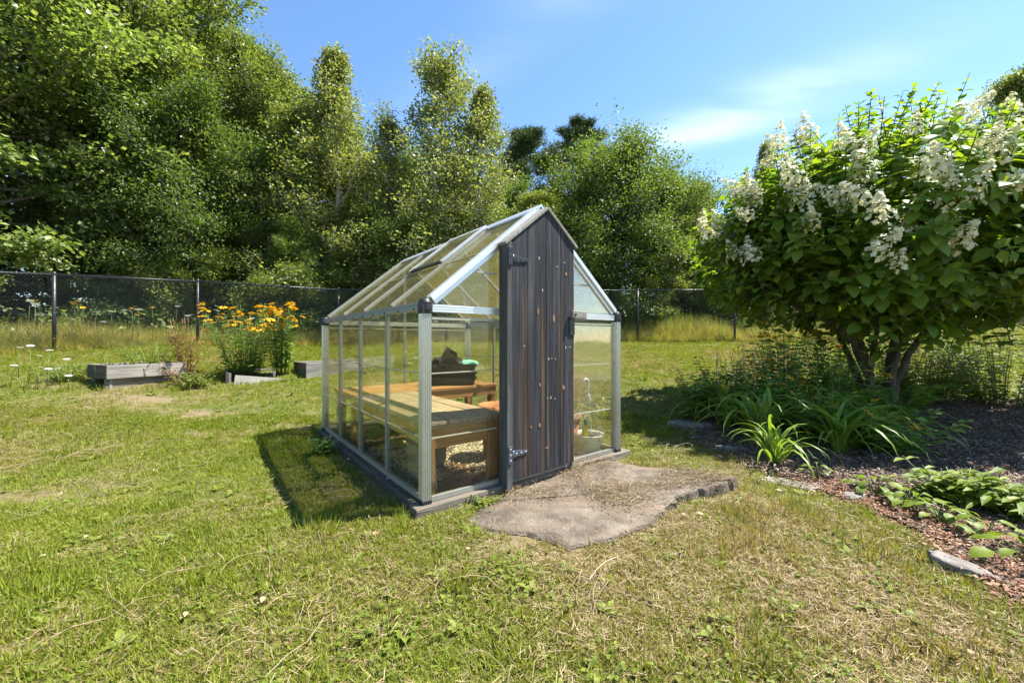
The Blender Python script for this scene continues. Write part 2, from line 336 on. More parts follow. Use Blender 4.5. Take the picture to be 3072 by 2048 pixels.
# greenhouse materials
def m_alu(name, col=(.72, .74, .76), rough=.32, metal=.55):
    m, N, out = newmat(name); tc = N('ShaderNodeTexCoord').outputs['Object']
    n = N('ShaderNodeTexNoise', {'Vector': tc, 'Scale': 14.0, 'Detail': 6}).outputs[0]
    r = N('ShaderNodeMapRange', {'Value': n, 'To Min': rough - .1, 'To Max': rough + .16}).outputs[0]
    c = mixc(N, n, tuple(x * .86 for x in col), col)
    p = principled(N, c, .3, metal); p.id_data.links.new(r, p.inputs['Roughness']); out(p.outputs[0]); return m
M['alu'] = m_alu('aluminium'); M['alu_post'] = m_alu('grey_aluminium', (.44, .45, .41), .26); M['alu_bar'] = m_alu('dusty_aluminium_bar', (.36, .36, .31), .45); M['alu_dull'] = m_alu('weathered_aluminium', (.30, .34, .40), .38)
def m_pane(name, tint, dust, dustcol, rough=.04, refl=.55):
    m, N, out = newmat(name); tc = N('ShaderNodeTexCoord').outputs['Object']; oi = N('ShaderNodeObjectInfo')
    off = N('ShaderNodeMath', {0: oi.outputs['Random'], 1: 30.0}, operation='MULTIPLY').outputs[0]
    v = N('ShaderNodeVectorMath', {0: tc, 1: N('ShaderNodeCombineXYZ', {0: off, 1: off, 2: off}).outputs[0]}, operation='ADD').outputs[0]
    n1 = N('ShaderNodeTexNoise', {'Vector': v, 'Scale': 5.0, 'Detail': 7, 'Roughness': .65}).outputs[0]
    n2 = N('ShaderNodeTexNoise', {'Vector': v, 'Scale': 120.0, 'Detail': 2}).outputs[0]
    d = N('ShaderNodeMapRange', {'Value': n1, 'From Min': .3, 'From Max': .75, 'To Min': dust * .45, 'To Max': dust * 1.7}).outputs[0]
    sk = N('ShaderNodeMapRange', {'Value': n2, 'From Min': .62, 'From Max': .75, 'To Min': 0.0, 'To Max': dust * 2.4}).outputs[0]
    d = N('ShaderNodeMath', {0: d, 1: sk}, operation='ADD', use_clamp=True).outputs[0]
    bn = bump(N, N('ShaderNodeTexNoise', {'Vector': tc, 'Scale': 7.0, 'Detail': 1}).outputs[0], .05, .01)
    tr = N('ShaderNodeBsdfTransparent', {'Color': rgb(tint)})
    gl = N('ShaderNodeBsdfGlossy', {'Color': (.95, .97, 1, 1), 'Roughness': rough, 'Normal': bn})
    fr = N('ShaderNodeFresnel', {'IOR': 1.5, 'Normal': bn}).outputs[0]
    fr = N('ShaderNodeMath', {0: fr, 1: refl}, operation='MULTIPLY').outputs[0]
    a = N('ShaderNodeMixShader', {0: fr, 1: tr.outputs[0], 2: gl.outputs[0]})
    df = N('ShaderNodeBsdfDiffuse', {'Color': rgb(dustcol)}); tl = N('ShaderNodeBsdfTranslucent', {'Color': rgb(dustcol)})
    db = N('ShaderNodeMixShader', {0: .5, 1: df.outputs[0], 2: tl.outputs[0]})
    out(N('ShaderNodeMixShader', {0: d, 1: a.outputs[0], 2: db.outputs[0]}).outputs[0]); return m
M['pane'] = m_pane('clear_polycarbonate', (.98, .975, .925), .018, (.45, .43, .32), .03, .38)
M['roofpane'] = m_pane('dusty_roof_polycarbonate', (.95, .935, .80), .10, (.40, .36, .19), .12, .30)
M['strip'] = m_plain('pale_glazing_strip', (.34, .33, .24), .3, 0, .1)
M['black'] = m_plain('black_plastic', (.014, .014, .016), .45)
M['blackmetal'] = m_plain('black_painted_steel', (.02, .021, .026), .42, 0.0, .3)
M['dkgreen'] = m_plain('spray_head', (.015, .36, .14), .4)
def m_door():
    m, N, out = newmat('weathered_dark_plank'); tc = N('ShaderNodeTexCoord').outputs['Object']; oi = N('ShaderNodeObjectInfo')
    off = N('ShaderNodeMath', {0: oi.outputs['Random'], 1: 23.0}, operation='MULTIPLY').outputs[0]
    v = N('ShaderNodeVectorMath', {0: tc, 1: N('ShaderNodeCombineXYZ', {0: off, 1: off, 2: off}).outputs[0]}, operation='ADD').outputs[0]
    g1 = N('ShaderNodeTexNoise', {'Vector': N('ShaderNodeMapping', {'Vector': v, 'Scale': (38, 38, .9)}).outputs[0], 'Scale': 1.0, 'Detail': 6, 'Roughness': .6, 'Distortion': .7}).outputs[0]
    g2 = N('ShaderNodeTexNoise', {'Vector': N('ShaderNodeMapping', {'Vector': v, 'Scale': (260, 260, 9)}).outputs[0], 'Scale': 1.0, 'Detail': 4}).outputs[0]
    st = N('ShaderNodeTexNoise', {'Vector': N('ShaderNodeMapping', {'Vector': v, 'Scale': (17, 17, .55)}).outputs[0], 'Scale': 1.0, 'Detail': 3}).outputs[0]
    sepz = N('ShaderNodeSeparateXYZ', {0: tc}).outputs['Z']
    c = ramp(N, g1, [(.28, (.004, .004, .006)), (.44, (.014, .014, .019)), (.56, (.036, .037, .046)), (.76, (.12, .12, .135))])
    brown = ramp(N, g1, [(.3, (.012, .008, .006)), (.5, (.050, .031, .021)), (.7, (.17, .11, .07))])
    # the bare brown wood shows through in the sheltered middle of the boards
    band = N('ShaderNodeMapRange', {'Value': sepz, 'From Min': 1.55, 'From Max': 1.15, 'To Min': 0.0, 'To Max': 1.0}, clamp=True).outputs[0]
    k = N('ShaderNodeMapRange', {'Value': st, 'From Min': .47, 'From Max': .60, 'To Min': 0.0, 'To Max': .85}, clamp=True).outputs[0]
    c = mixc(N, N('ShaderNodeMath', {0: k, 1: band}, operation='MULTIPLY').outputs[0], c, brown)
    c = mixc(N, .45, c, mixc(N, g2, (.3, .3, .3), (1.5, 1.5, 1.5)), 'MULTIPLY')
    out(principled(N, c, .62, 0, bump(N, N('ShaderNodeMath', {0: g1, 1: g2}, operation='ADD').outputs[0], .9, .008), .45).outputs[0]); return m
M['door'] = m_door()
M['knot'] = m_plain('bare_wood_knot', (.26, .135, .06), .7, 0, .55, 90)
M['paint'] = m_plain('pale_speck', (.55, .52, .46), .7)
M['greywood'] = m_wood('weathered_grey_wood', [(.2, (.09, .085, .08)), (.5, (.24, .225, .205)), (.8, (.42, .40, .37))], (40, 40, 2.2), .85, .8)
M['postwood'] = m_wood('grey_post', [(.2, (.022, .022, .024)), (.5, (.075, .075, .077)), (.8, (.19, .19, .185))], (40, 40, 2.2), .85, .8)
M['greywood_x'] = m_wood('weathered_grey_timber', [(.2, (.09, .083, .075)), (.5, (.25, .23, .20)), (.8, (.45, .42, .37))], (2.2, 40, 40), .85, .8)
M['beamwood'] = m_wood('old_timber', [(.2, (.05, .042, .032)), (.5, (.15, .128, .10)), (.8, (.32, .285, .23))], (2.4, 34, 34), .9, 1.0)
M['beamwood_y'] = m_wood('old_timber_side_shaded', [(.2, (.03, .026, .02)), (.5, (.08, .068, .055)), (.8, (.17, .15, .125))], (34, 2.4, 34), .9, 1.0)  # the same old timber darkened, shade of the side timbers put into its colour
M['cedar'] = m_wood('orange_cedar', [(.2, (.17, .078, .028)), (.5, (.34, .175, .068)), (.8, (.50, .29, .13))], (2.2, 26, 26), .7, .35)
M['cedar_z'] = m_wood('orange_cedar_upright', [(.2, (.17, .078, .028)), (.5, (.34, .175, .068)), (.8, (.50, .29, .13))], (26, 26, 2.2), .7, .35)
M['cedar_y'] = m_wood('orange_cedar_lengthwise', [(.2, (.17, .078, .028)), (.5, (.34, .175, .068)), (.8, (.50, .29, .13))], (26, 2.2, 26), .7, .35)
M['benchtop'] = m_wood('weathered_bench_board', [(.2, (.14, .10, .07)), (.5, (.32, .25, .18)), (.8, (.50, .42, .32))], (26, 2.0, 26), .85, .6)
M['terra'] = m_plain('terracotta', (.46, .20, .10), .8, 0, .2)
M['white'] = m_plain('white_plastic', (.84, .84, .83), .35, 0, .06)
M['yellowplastic'] = m_plain('yellow_plastic', (.85, .62, .03), .35)
M['mint'] = m_plain('mint_plastic', (.25, .66, .52), .35, 0, .3, 12)
M['concrete'] = m_plain('concrete', (.20, .19, .17), .9, 0, .3, 30)
M['soil'] = m_plain('potting_soil', (.035, .026, .02), .95, 0, .5, 60)
def m_stone(name, a, b, c_, sc=6.0):
    m, N, out = newmat(name); tc = N('ShaderNodeTexCoord').outputs['Object']
    n1 = N('ShaderNodeTexNoise', {'Vector': tc, 'Scale': sc, 'Detail': 10, 'Roughness': .68}).outputs[0]
    n2 = N('ShaderNodeTexNoise', {'Vector': tc, 'Scale': sc * 14, 'Detail': 5}).outputs[0]
    n3 = N('ShaderNodeTexNoise', {'Vector': N('ShaderNodeMapping', {'Vector': tc, 'Rotation': (0, 0, .5), 'Scale': (1.2, 5, 2)}).outputs[0], 'Scale': 1.3, 'Detail': 5}).outputs[0]
    c = ramp(N, n1, [(.3, a), (.5, b), (.72, c_)])
    c = mixc(N, N('ShaderNodeMapRange', {'Value': n3, 'From Min': .5, 'From Max': .66, 'To Min': 0.0, 'To Max': .6}, clamp=True).outputs[0], c, (.20, .15, .11))
    c = mixc(N, .4, c, mixc(N, n2, (.5, .5, .5), (1.4, 1.4, 1.4)), 'MULTIPLY')
    h = N('ShaderNodeMath', {0: n1, 1: N('ShaderNodeMath', {0: n2, 1: .25}, operation='MULTIPLY').outputs[0]}, operation='ADD').outputs[0]
    out(principled(N, c, .88, 0, bump(N, h, 1.0, .04), .2).outputs[0]); return m
M['flag'] = m_stone('flagstone', (.062, .051, .040), (.138, .114, .088), (.25, .212, .168))
M['edgestone'] = m_stone('edging_stone', (.13, .12, .11), (.23, .21, .185), (.36, .33, .295), 9)
M['mulch'] = m_plain('mulch_ground', (.075, .058, .045), .95, 0, .6, 40)
M['chip'] = m_leaf('shredded_mulch', [(.05, (0.056, 0.037, 0.028)), (.5, (0.161, 0.112, 0.079)), (.9, (0.364, 0.269, 0.198))], trans=.0, spec=.25, objvar=.4)
M['redchip'] = m_leaf('reddish_mulch', [(.05, (.10, .045, .025)), (.5, (.22, .105, .06)), (.9, (.38, .24, .15))], trans=.0, spec=.2, objvar=.4)
M['shaving'] = m_leaf('pale_shavings', [(.05, (.28, .24, .18)), (.5, (.50, .45, .35)), (.9, (.70, .65, .54))], trans=.05, spec=.2, objvar=.2)
M['gravel'] = m_plain('dark_gravel_floor', (.10, .085, .07), .95, 0, .6, 60)
M['forest'] = m_plain('forest_floor', (.05, .045, .025), .95, 0, .5, 4)

# ------------------------------------------------------------------ ground
FLAG = [(-.28,2.33),(-.12,2.54),(.11,2.87),(.48,3.16),(.80,3.33),(.93,3.22),(1.2,3.1),(1.64,2.89),(1.45,2.75),(1.16,2.61),(.94,2.44),(.77,2.24),(.54,2.1),(.39,2.05),(.28,2.02),(.17,2.1),(.08,2.15),(-.06,2.15),(-.26,2.26)]
BED = [(2.25,5.15),(2.0,4.6),(1.98,3.9),(2.12,3.1),(2.2,2.8),(2.22,2.55),(2.25,2.2),(2.15,1.9),(2.08,1.6),(2.05,.8),(10,.8),(10,5.4),(7.2,5.9),(5.6,6.2),(4.0,6.1),(2.9,5.7)]
def bare_f(x, y):
    b = np.zeros(np.shape(x))
    for cx, cy_, rx, ry in ((-3.45,2.80,.55,.16),(-3.0,2.98,.35,.10),(-3.3,4.5,.6,.16),(-2.75,4.75,.5,.14),(-4.3,5.2,.7,.22),(-5.4,5.75,.75,.22),(.02,2.04,.5,.16),(.55,1.95,.35,.10),(4.6,11.0,1.3,.16),(2.6,11.1,1.0,.14),(7.4,10.8,1.0,.14)):
        q = ((x - cx) / rx) ** 2 + ((y - cy_) / ry) ** 2
        b = np.maximum(b, np.clip(1.35 - q, 0, 1))
    return np.clip(b * (.35 + .9 * vnoise(x, y, .16, 7)), 0, .9)
def dry_f(x, y):
    d = .24 + .62 * (vnoise(x, y, 1.25, 3) - .5) + .52 * (vnoise(x, y, .33, 4) - .5)
    d = d + .62 * np.exp(-(((x - 1.3) / 1.35) ** 2 + ((y - 1.65) / .95) ** 2)) + .25 * np.exp(-(((x - .25) / .8) ** 2 + ((y - 1.7) / .35) ** 2))
    d = d + .16 * sstep(5, 9, y) * sstep(-3, 1, x) - .14 * np.exp(-(((x + 1.3) / .8) ** 2 + ((y - 3.0) / 1.1) ** 2))
    d = d - .10 * np.exp(-(((x + .35) / .6) ** 2 + ((y - 1.45) / .4) ** 2))
    return np.clip(d, .03, .93)
def sheet(xs, ys, zoff=0.0):
    X, Y = np.meshgrid(xs, ys); Z = ground_z(X, Y) + zoff
    V = np.stack([X, Y, Z], -1).reshape(-1, 3); nx, ny = len(xs), len(ys)
    i = (np.arange(ny - 1)[:, None] * nx + np.arange(nx - 1)[None]).ravel()
    return V, np.stack([i, i + 1, i + nx + 1, i + nx], 1)
xs = 1.5 * np.sinh(np.linspace(-5.9, 5.9, 330)); ys = 2.6 + 1.5 * np.sinh(np.linspace(-3.0, 5.9, 300))
V, Fq = sheet(xs, ys)
g = link('ground', mesh_np('ground', V, Fq, M['ground'], True, {'dry': dry_f(V[:, 0], V[:, 1]), 'bare': bare_f(V[:, 0], V[:, 1])}))
tag(g, 'mown lawn ground with dry and bare patches rising to the fence', kind='structure')

# mulch bed sheet
V, Fq = sheet(np.arange(1.9, 10.1, .08), np.arange(.7, 6.4, .08), .012)
ok = inpoly(V[:, 0] + (vnoise(V[:, 0], V[:, 1], .25, 9) - .5) * .14, V[:, 1], BED); Fq = Fq[ok[Fq].all(1)]
V[:, 2] += .012 * vnoise(V[:, 0], V[:, 1], .12, 8)
tag(link('mulch_bed', mesh_np('mulch_bed', V, Fq, M['mulch'], True)), 'dark shredded mulch bed under the flowering shrub', kind='structure')

# ------------------------------------------------------------------ scattering of uncountable ground cover
SRC = {}
def source_coll(name, meshes):
    c = bpy.data.collections.new(name)
    for i, me in enumerate(meshes):
        o = bpy.data.objects.new('%s_%02d' % (name, i), me); c.objects.link(o)
    return c
def scatter(name, coll, P, kinds, rot, scl, dry, label, cat=None):
    me = bpy.data.meshes.new(name); me.vertices.add(len(P)); me.vertices.foreach_set('co', np.ascontiguousarray(P, np.float32).ravel())
    a = me.attributes.new('pick', 'INT', 'POINT'); a.data.foreach_set('value', np.asarray(kinds, np.int32))
    a = me.attributes.new('turn', 'FLOAT_VECTOR', 'POINT'); a.data.foreach_set('vector', np.ascontiguousarray(rot, np.float32).ravel())
    a = me.attributes.new('size', 'FLOAT', 'POINT'); a.data.foreach_set('value', np.asarray(scl, np.float32))
    a = me.attributes.new('dry', 'FLOAT', 'POINT'); a.data.foreach_set('value', np.asarray(dry, np.float32))
    me.update(); o = link(name, me)
    ng = bpy.data.node_groups.new(name, 'GeometryNodeTree')
    ng.interface.new_socket('Geometry', in_out='INPUT', socket_type='NodeSocketGeometry')
    ng.interface.new_socket('Geometry', in_out='OUTPUT', socket_type='NodeSocketGeometry')
    gi = ng.nodes.new('NodeGroupInput'); go = ng.nodes.new('NodeGroupOutput')
    ip = ng.nodes.new('GeometryNodeInstanceOnPoints'); ci = ng.nodes.new('GeometryNodeCollectionInfo')
    ci.inputs['Collection'].default_value = coll; ci.inputs['Separate Children'].default_value = True; ci.inputs['Reset Children'].default_value = True
    def na(n, t):
        k = ng.nodes.new('GeometryNodeInputNamedAttribute'); k.data_type = t; k.inputs['Name'].default_value = n
        return [s for s in k.outputs if s.enabled and s.name == 'Attribute'][0]
    ng.links.new(gi.outputs[0], ip.inputs['Points']); ng.links.new(ci.outputs[0], ip.inputs['Instance'])
    ip.inputs['Pick Instance'].default_value = True
    ng.links.new(na('pick', 'INT'), ip.inputs['Instance Index']); ng.links.new(na('turn', 'FLOAT_VECTOR'), ip.inputs['Rotation'])
    ng.links.new(na('size', 'FLOAT'), ip.inputs['Scale']); ng.links.new(ip.outputs[0], go.inputs[0])
    o.modifiers.new('scatter', 'NODES').node_group = ng
    return tag(o, label, cat, kind='stuff')

def tuft(seed, n, r, h, lean, w, mat, tmpl=T_BLADE, flat=False):
    q = np.random.default_rng(seed); a = q.random(n) * 2 * PI; rr = r * np.sqrt(q.random(n))
    P = np.stack([rr * np.cos(a), rr * np.sin(a), np.full(n, -.004)], 1)
    b = q.random(n) * 2 * PI; ln = np.clip(q.normal(lean, .28, n), .05, 1.52)
    A = np.stack([np.cos(b) * np.sin(ln), np.sin(b) * np.sin(ln), np.cos(ln)], 1)
    if flat: A[:, 2] = q.random(n) * .3; P[:, 2] = q.random(n) * .02
    Nn = nrm(np.stack([-np.cos(b) * np.cos(ln), -np.sin(b) * np.cos(ln), np.sin(ln)], 1) * 1.0 + q.normal(0, .3, (n, 3)))
    L = h * (.55 + .75 * q.random(n))
    V, Fc = leaf_arrays(tmpl[0], tmpl[1], P, A, -Nn, L, w * (.7 + .6 * q.random(n)))
    return mesh_np('tuft', V, Fc, mat)
def rosette(seed, n, L, w, mat, lift=.35):
    q = np.random.default_rng(seed); b = np.arange(n) * 2.4 + q.random(n)
    A = np.stack([np.cos(b), np.sin(b), lift + .4 * q.random(n)], 1); P = np.zeros((n, 3)); P[:, :2] = A[:, :2] * .005; P[:, 2] = .004
    Nn = np.tile([0, 0, 1.0], (n, 1)) + q.normal(0, .15, (n, 3))
    V, Fc = leaf_arrays(T_LEAF[0], T_LEAF[1], P, A, Nn, L * (.6 + .6 * q.random(n)), w * (.7 + .5 * q.random(n)))
    return mesh_np('rosette', V, Fc, mat)
def clover(seed, n, r, mat):
    q = np.random.default_rng(seed); P = np.stack([q.normal(0, r, n), q.normal(0, r, n), .012 + .025 * q.random(n)], 1)
    P = np.repeat(P, 3, 0); b = np.repeat(q.random(n) * 6.28, 3) + np.tile([0, 2.09, 4.19], n)
    A = np.stack([np.cos(b), np.sin(b), q.normal(.1, .25, 3 * n)], 1); Nn = np.tile([0, 0, 1.0], (3 * n, 1)) + q.normal(0, .2, (3 * n, 3))
    V, Fc = leaf_arrays(T_LEAF[0], T_LEAF[1], P, A, Nn, .015, .014); return mesh_np('clover', V, Fc, mat)
lawn_src = source_coll('lawn_tuft', [
    tuft(1, 22, .035, .034, .85, .0036, M['grass']), tuft(2, 22, .04, .030, 1.1, .0036, M['grass']), tuft(3, 20, .035, .040, .75, .0036, M['grass']),
    tuft(4, 24, .045, .032, 1.25, .0034, M['grass']), tuft(5, 24, .05, .040, 1.35, .0032, M['grass']), tuft(6, 20, .05, .026, 1.1, .0042, M['grass']),
    tuft(7, 14, .06, .045, 1.4, .0017, M['straw'], flat=True), tuft(8, 12, .06, .038, 1.4, .0019, M['straw'], flat=True),
    clover(9, 7, .05, M['clover']), clover(10, 5, .06, M['clover']), rosette(11, 7, .05, .026, M['clover']), tuft(12, 9, .02, .075, .55, .0038, M['grass'])])
rng = np.random.default_rng(11)
def lawn_points(n, y0, y1):
    # uniform per area in a wedge a little wider than the view
    out = []
    while sum(map(len, out)) < n:
        y = np.sqrt(y0 * y0 + (y1 * y1 - y0 * y0) * rng.random(n)); x = (rng.random(n) * 2 - 1) * (1.42 * y1 + 1.2)
        k = (np.abs(x) < 1.42 * y + 1.2) & (y > y0)
        out.append(np.stack([x[k], y[k]], 1))
    return np.concatenate(out)[:n]
FENCE = [(-14.5,1.6),(-12.3,3.7),(-10.6,5.7),(-8.96,7.75),(-7.42,9.35),(-4.75,10.85),(-1.9,11.5),(.95,11.75),(3.71,11.68),(6.46,11.49),(9.3,11.3),(12.2,11.1),(15.1,10.9),(18.0,10.7),(21,10.5)]
def fence_y(x):
    f = np.array(FENCE); return np.interp(x, f[:, 0], f[:, 1])
BEDS3 = [((-6.12,5.98),(.45,.89),1.02,.75),((-4.88,6.75),(.80,.60),.78,.8),((-3.74,7.2),(.72,.69),1.1,.8)]
def lawn_mask(x, y):
    t, d = to_gh(x, y)
    k = ~((t > -.12) & (t < W + .1) & (d > -.10) & (d < D + .08))
    k &= ~inpoly(x, y, FLAG); k &= ~inpoly(x + (vnoise(x, y, .2, 6) - .5) * .12, y, BED); k &= y < fence_y(x) + .25
    for (c, a, l, w) in BEDS3:
        u = (x - c[0]) * a[0] + (y - c[1]) * a[1]; v = -(x - c[0]) * a[1] + (y - c[1]) * a[0]
        k &= ~((u > -.02) & (u < l) & (v > -.02) & (v < w))
    return k
P2 = np.concatenate([lawn_points(40000, .6, 2.6), lawn_points(52000, 2.6, 5.2), lawn_points(95000, 5.2, 12.2)])
bare = bare_f(P2[:, 0], P2[:, 1]); keep = lawn_mask(P2[:, 0], P2[:, 1]) & (rng.random(len(P2)) > bare * .93); P2 = P2[keep]
n = len(P2); dry = dry_f(P2[:, 0], P2[:, 1]); far = sstep(2, 9, P2[:, 1])
kinds = rng.integers(0, 6, n); r = rng.random(n)
st_ = r < .02 + .38 * dry ** 1.5; kinds[st_] = rng.integers(6, 8, int(st_.sum()))
cl = rng.random(n) < .01 + .10 * sstep(.5, .8, vnoise(P2[:, 0], P2[:, 1], .4, 12)) * (dry < .6); kinds[cl] = rng.integers(8, 10, int(cl.sum()))
rs = rng.random(n) < .006; kinds[rs] = 10
tl = (vnoise(P2[:, 0], P2[:, 1], .22, 13) > .72) & (rng.random(n) < .18); kinds[tl] = 11
sc = (.75 + .6 * rng.random(n)) * (1 + .75 * far); sc = np.where(kinds == 10, sc * .9, np.where((kinds == 8) | (kinds == 9), sc * .72, sc))
rot = np.stack([rng.normal(0, .12, n), rng.normal(0, .12, n), rng.random(n) * 6.28], 1)
scatter('lawn_grass', lawn_src, np.column_stack([P2, ground_z(P2[:, 0], P2[:, 1])]), kinds, rot, sc, np.clip(dry + rng.normal(0, .12, n), 0, 1),
        'short mown lawn grass, part green and part dry', 'grass')

# tall meadow grass along and beyond the fence
def weedstem(seed):
    q = np.random.default_rng(seed); P = []; A = []; Ls = []
    for s in range(5):
        b = np.append(q.normal(0, .07, 2), 0); tip = b + np.append(q.normal(0, .09, 2), .45 + .25 * q.random())
        for j in range(16):
            f = .1 + .9 * j / 16; a_ = j * 2.4; P.append(b + (tip - b) * f); A.append((math.cos(a_), math.sin(a_), .4)); Ls.append(.075 * (1.1 - .7 * f))
    n_ = len(P); Ls = np.array(Ls); V, Fc = leaf_arrays(T_DIA[0], T_DIA[1], np.array(P), np.array(A), np.tile([0, 0, 1.0], (n_, 1)) + q.normal(0, .3, (n_, 3)), Ls, Ls * .35); return mesh_np('weed', V, Fc, M['shrub'])
mead_src = source_coll('meadow_tuft', [tuft(21, 24, .10, .50, .50, 0.0075, M['meadow']), tuft(22, 22, .11, .40, .75, .0075, M['meadow']),
    tuft(23, 20, .09, .60, .42, .007, M['meadow']), tuft(24, 24, .10, .34, .55, .009, M['meadow']), tuft(25, 16, .10, .46, .35, .008, M['straw']), weedstem(26), weedstem(27)])
n = 21000; x = rng.uniform(-15, 19, n); fy = fence_y(x); y = fy + np.abs(rng.normal(0, 1.7, n)) - .10
h = .42 + .75 * vnoise(x, y, .9, 14) + .35 * rng.random(n); h *= .55 + .45 * sstep(-.1, .8, y - fy)
k = (rng.random(n) < .97); x, y, h = x[k], y[k], h[k]; n = len(x)
kd = rng.choice([0, 0, 1, 1, 2, 3, 3, 4, 5, 6], n); dm = np.clip(.36 + .7 * (vnoise(x, y, 1.6, 15) - .5) + .10 * sstep(0, 4, x), 0, 1)
scatter('meadow_grass', mead_src, np.column_stack([x, y, ground_z(x, y)]), kd, np.stack([rng.normal(0, .1, n), rng.normal(0, .1, n), rng.random(n) * 6.28], 1), h * .80, dm,
        'tall unmown meadow grass along the chain link fence', 'grass')

# mulch shreds
def shreds(seed, n, r, L, w, mat):
    q = np.random.default_rng(seed); P = np.stack([q.normal(0, r, n), q.normal(0, r, n), .004 + .012 * q.random(n)], 1); b = q.random(n) * 6.28
    A = np.stack([np.cos(b), np.sin(b), q.normal(0, .18, n)], 1); Nn = np.tile([0, 0, 1.0], (n, 1)) + q.normal(0, .35, (n, 3))
    V, Fc = leaf_arrays(T_LEAF[0], T_LEAF[1], P, A, Nn, L * (.4 + .9 * q.random(n)), w * (.5 + q.random(n))); return mesh_np('shreds', V, Fc, mat)
mul_src = source_coll('mulch_shred', [shreds(31, 22, .05, .045, .009, M['chip']), shreds(32, 22, .05, .038, .012, M['chip']), shreds(33, 30, .05, .032, .0055, M['redchip']), shreds(34, 26, .05, .026, .008, M['redchip'])])
n = 13000; x = rng.uniform(1.95, 8, n); y = rng.uniform(.9, 6.2, n); k = inpoly(x, y, BED); x, y = x[k], y[k]; n = len(x)
red = (x < 2.55 + .5 * (vnoise(x, y, .4, 16) - .5) + .25 * (y < 2.4)) & (y < 3.0); red |= rng.random(n) < .10
kd = np.where(red, rng.integers(2, 4, n), rng.integers(0, 2, n))
scatter('mulch_shreds', mul_src, np.column_stack([x, y, ground_z(x, y) + .018]), kd, np.stack([rng.normal(0, .1, n), rng.normal(0, .1, n), rng.random(n) * 6.28], 1), .8 + .6 * rng.random(n), np.zeros(n),
        'shredded dark mulch strewn over the planting bed', 'mulch')

# loose straw and clippings lying on the lawn and the flagstone
def straws(seed, n, L):
    q = np.random.default_rng(seed); mb = MB()
    for i in range(n):
        x, y = q.normal(0, .12, 2); b = q.random() * 6.28; l = L * (.5 + q.random()); c = q.normal(0, .12)
        pts = [(x + math.cos(b + c * j) * l * j / 4, y + math.sin(b + c * j) * l * j / 4, .008 + .03 * q.random() * (j in (1, 2, 3))) for j in range(5)]
        mb.tube(pts, [.0016, .0018, .0016, .0014, .0008], 4)
    return mb.mesh('straws', M['straw'])
litter_src = source_coll('litter_straw', [straws(41, 4, .14), straws(42, 3, .24), shreds(43, 24, .07, .035, .004, M['straw']), shreds(44, 3, .10, .030, .018, M['straw']), shreds(45, 20, .06, .03, .0035, M['straw'])])
n = 700; a = lawn_points(n, .7, 4.2); dd = dry_f(a[:, 0], a[:, 1]); k = lawn_mask(a[:, 0], a[:, 1]) & (rng.random(n) < .25 + dd); a = a[k]
zz = ground_z(a[:, 0], a[:, 1]) + .022; kd = rng.choice([0, 0, 1, 2, 3], len(a))
fx = rng.uniform(-.3, 1.7, 1500); fy_ = rng.uniform(2.0, 3.35, 1500)
k = inpoly(fx, fy_, FLAG) & (vnoise(fx, fy_, .28, 18) + .35 * np.exp(-((fy_ - 2.62 - .2 * (fx - .5)) / .25) ** 2) * sstep(.2, .8, fx) > .70)
fx, fy_ = fx[k], fy_[k]; a = np.concatenate([a, np.stack([fx, fy_], 1)]); zz = np.concatenate([zz, .082 + (fx - .52) * .024 + (fy_ - 2.52) * .022])
kd = np.concatenate([kd, rng.choice([2, 2, 2, 4, 4, 0], len(fx))]); n = len(a)
scatter('straw_litter', litter_src, np.column_stack([a, zz]), kd, np.stack([np.zeros(n), np.zeros(n), rng.random(n) * 6.28], 1), .6 + .6 * rng.random(n), np.ones(n),
        'loose dry straw and clippings lying on the lawn and stone', 'straw')

# ------------------------------------------------------------------ flagstone and edging stones
def rock(name, poly, ztop, thick, mat, label, cat, group=None, rings=7, amp=.012, tilt=(0, 0), seed=1):
    q = np.random.default_rng(seed); poly = np.array(poly, float); m = []
    for i in range(len(poly)):
        a, b = poly[i], poly[(i + 1) % len(poly)]; k = max(2, int(np.linalg.norm(b - a) / .05))
        m += [a + (b - a) * j / k for j in range(k)]
    m = np.array(m); m += q.normal(0, .010, m.shape); c = m.mean(0); nn = len(m); vs = []; fs = []
    def top(p): return ztop + (vnoise(p[:, 0], p[:, 1], .35, 20 + seed) - .5) * 2 * amp + (vnoise(p[:, 0], p[:, 1], .09, 21 + seed) - .5) * amp * .8 + (p[:, 0] - c[0]) * tilt[0] + (p[:, 1] - c[1]) * tilt[1]
    lay = [(1.0 + .02, -thick), (1.0 + .012, -thick * .45), (1.0, -.016), (.985, -.003)] + [(1 - (j + 1) / rings, 0) for j in range(rings)]
    for s, dz in lay:
        p = c + (m - c) * s; z = top(p) + dz + (q.normal(0, .004, nn) if dz < -.01 else 0); vs += [(p[i, 0], p[i, 1], z[i]) for i in range(nn)]
    for j in range(len(lay) - 1):
        for i in range(nn): fs.append((j*nn+i, j*nn+(i+1)%nn, (j+1)*nn+(i+1)%nn, (j+1)*nn+i))
    o = MB().add(vs, fs).build(name, mat, None, False)
    for i, pl in enumerate(o.data.polygons): pl.use_smooth = i >= 3 * nn
    return tag(o, label, cat, group)
rock('flagstone', FLAG, .074, .13, M['flag'], 'large irregular grey flagstone slab in front of the wooden door', 'stone', seed=3, tilt=(.024, .022))
def blob(cx, cy, rx, ry, a, n=9, seed=0):
    q = np.random.default_rng(seed); return [(cx + rx*(.8+.35*q.random())*math.cos(t)*math.cos(a) - ry*(.8+.35*q.random())*math.sin(t)*math.sin(a), cy + rx*(.8+.35*q.random())*math.cos(t)*math.sin(a) + ry*(.8+.35*q.random())*math.sin(t)*math.cos(a)) for t in np.linspace(0, 6.28, n, endpoint=False)]
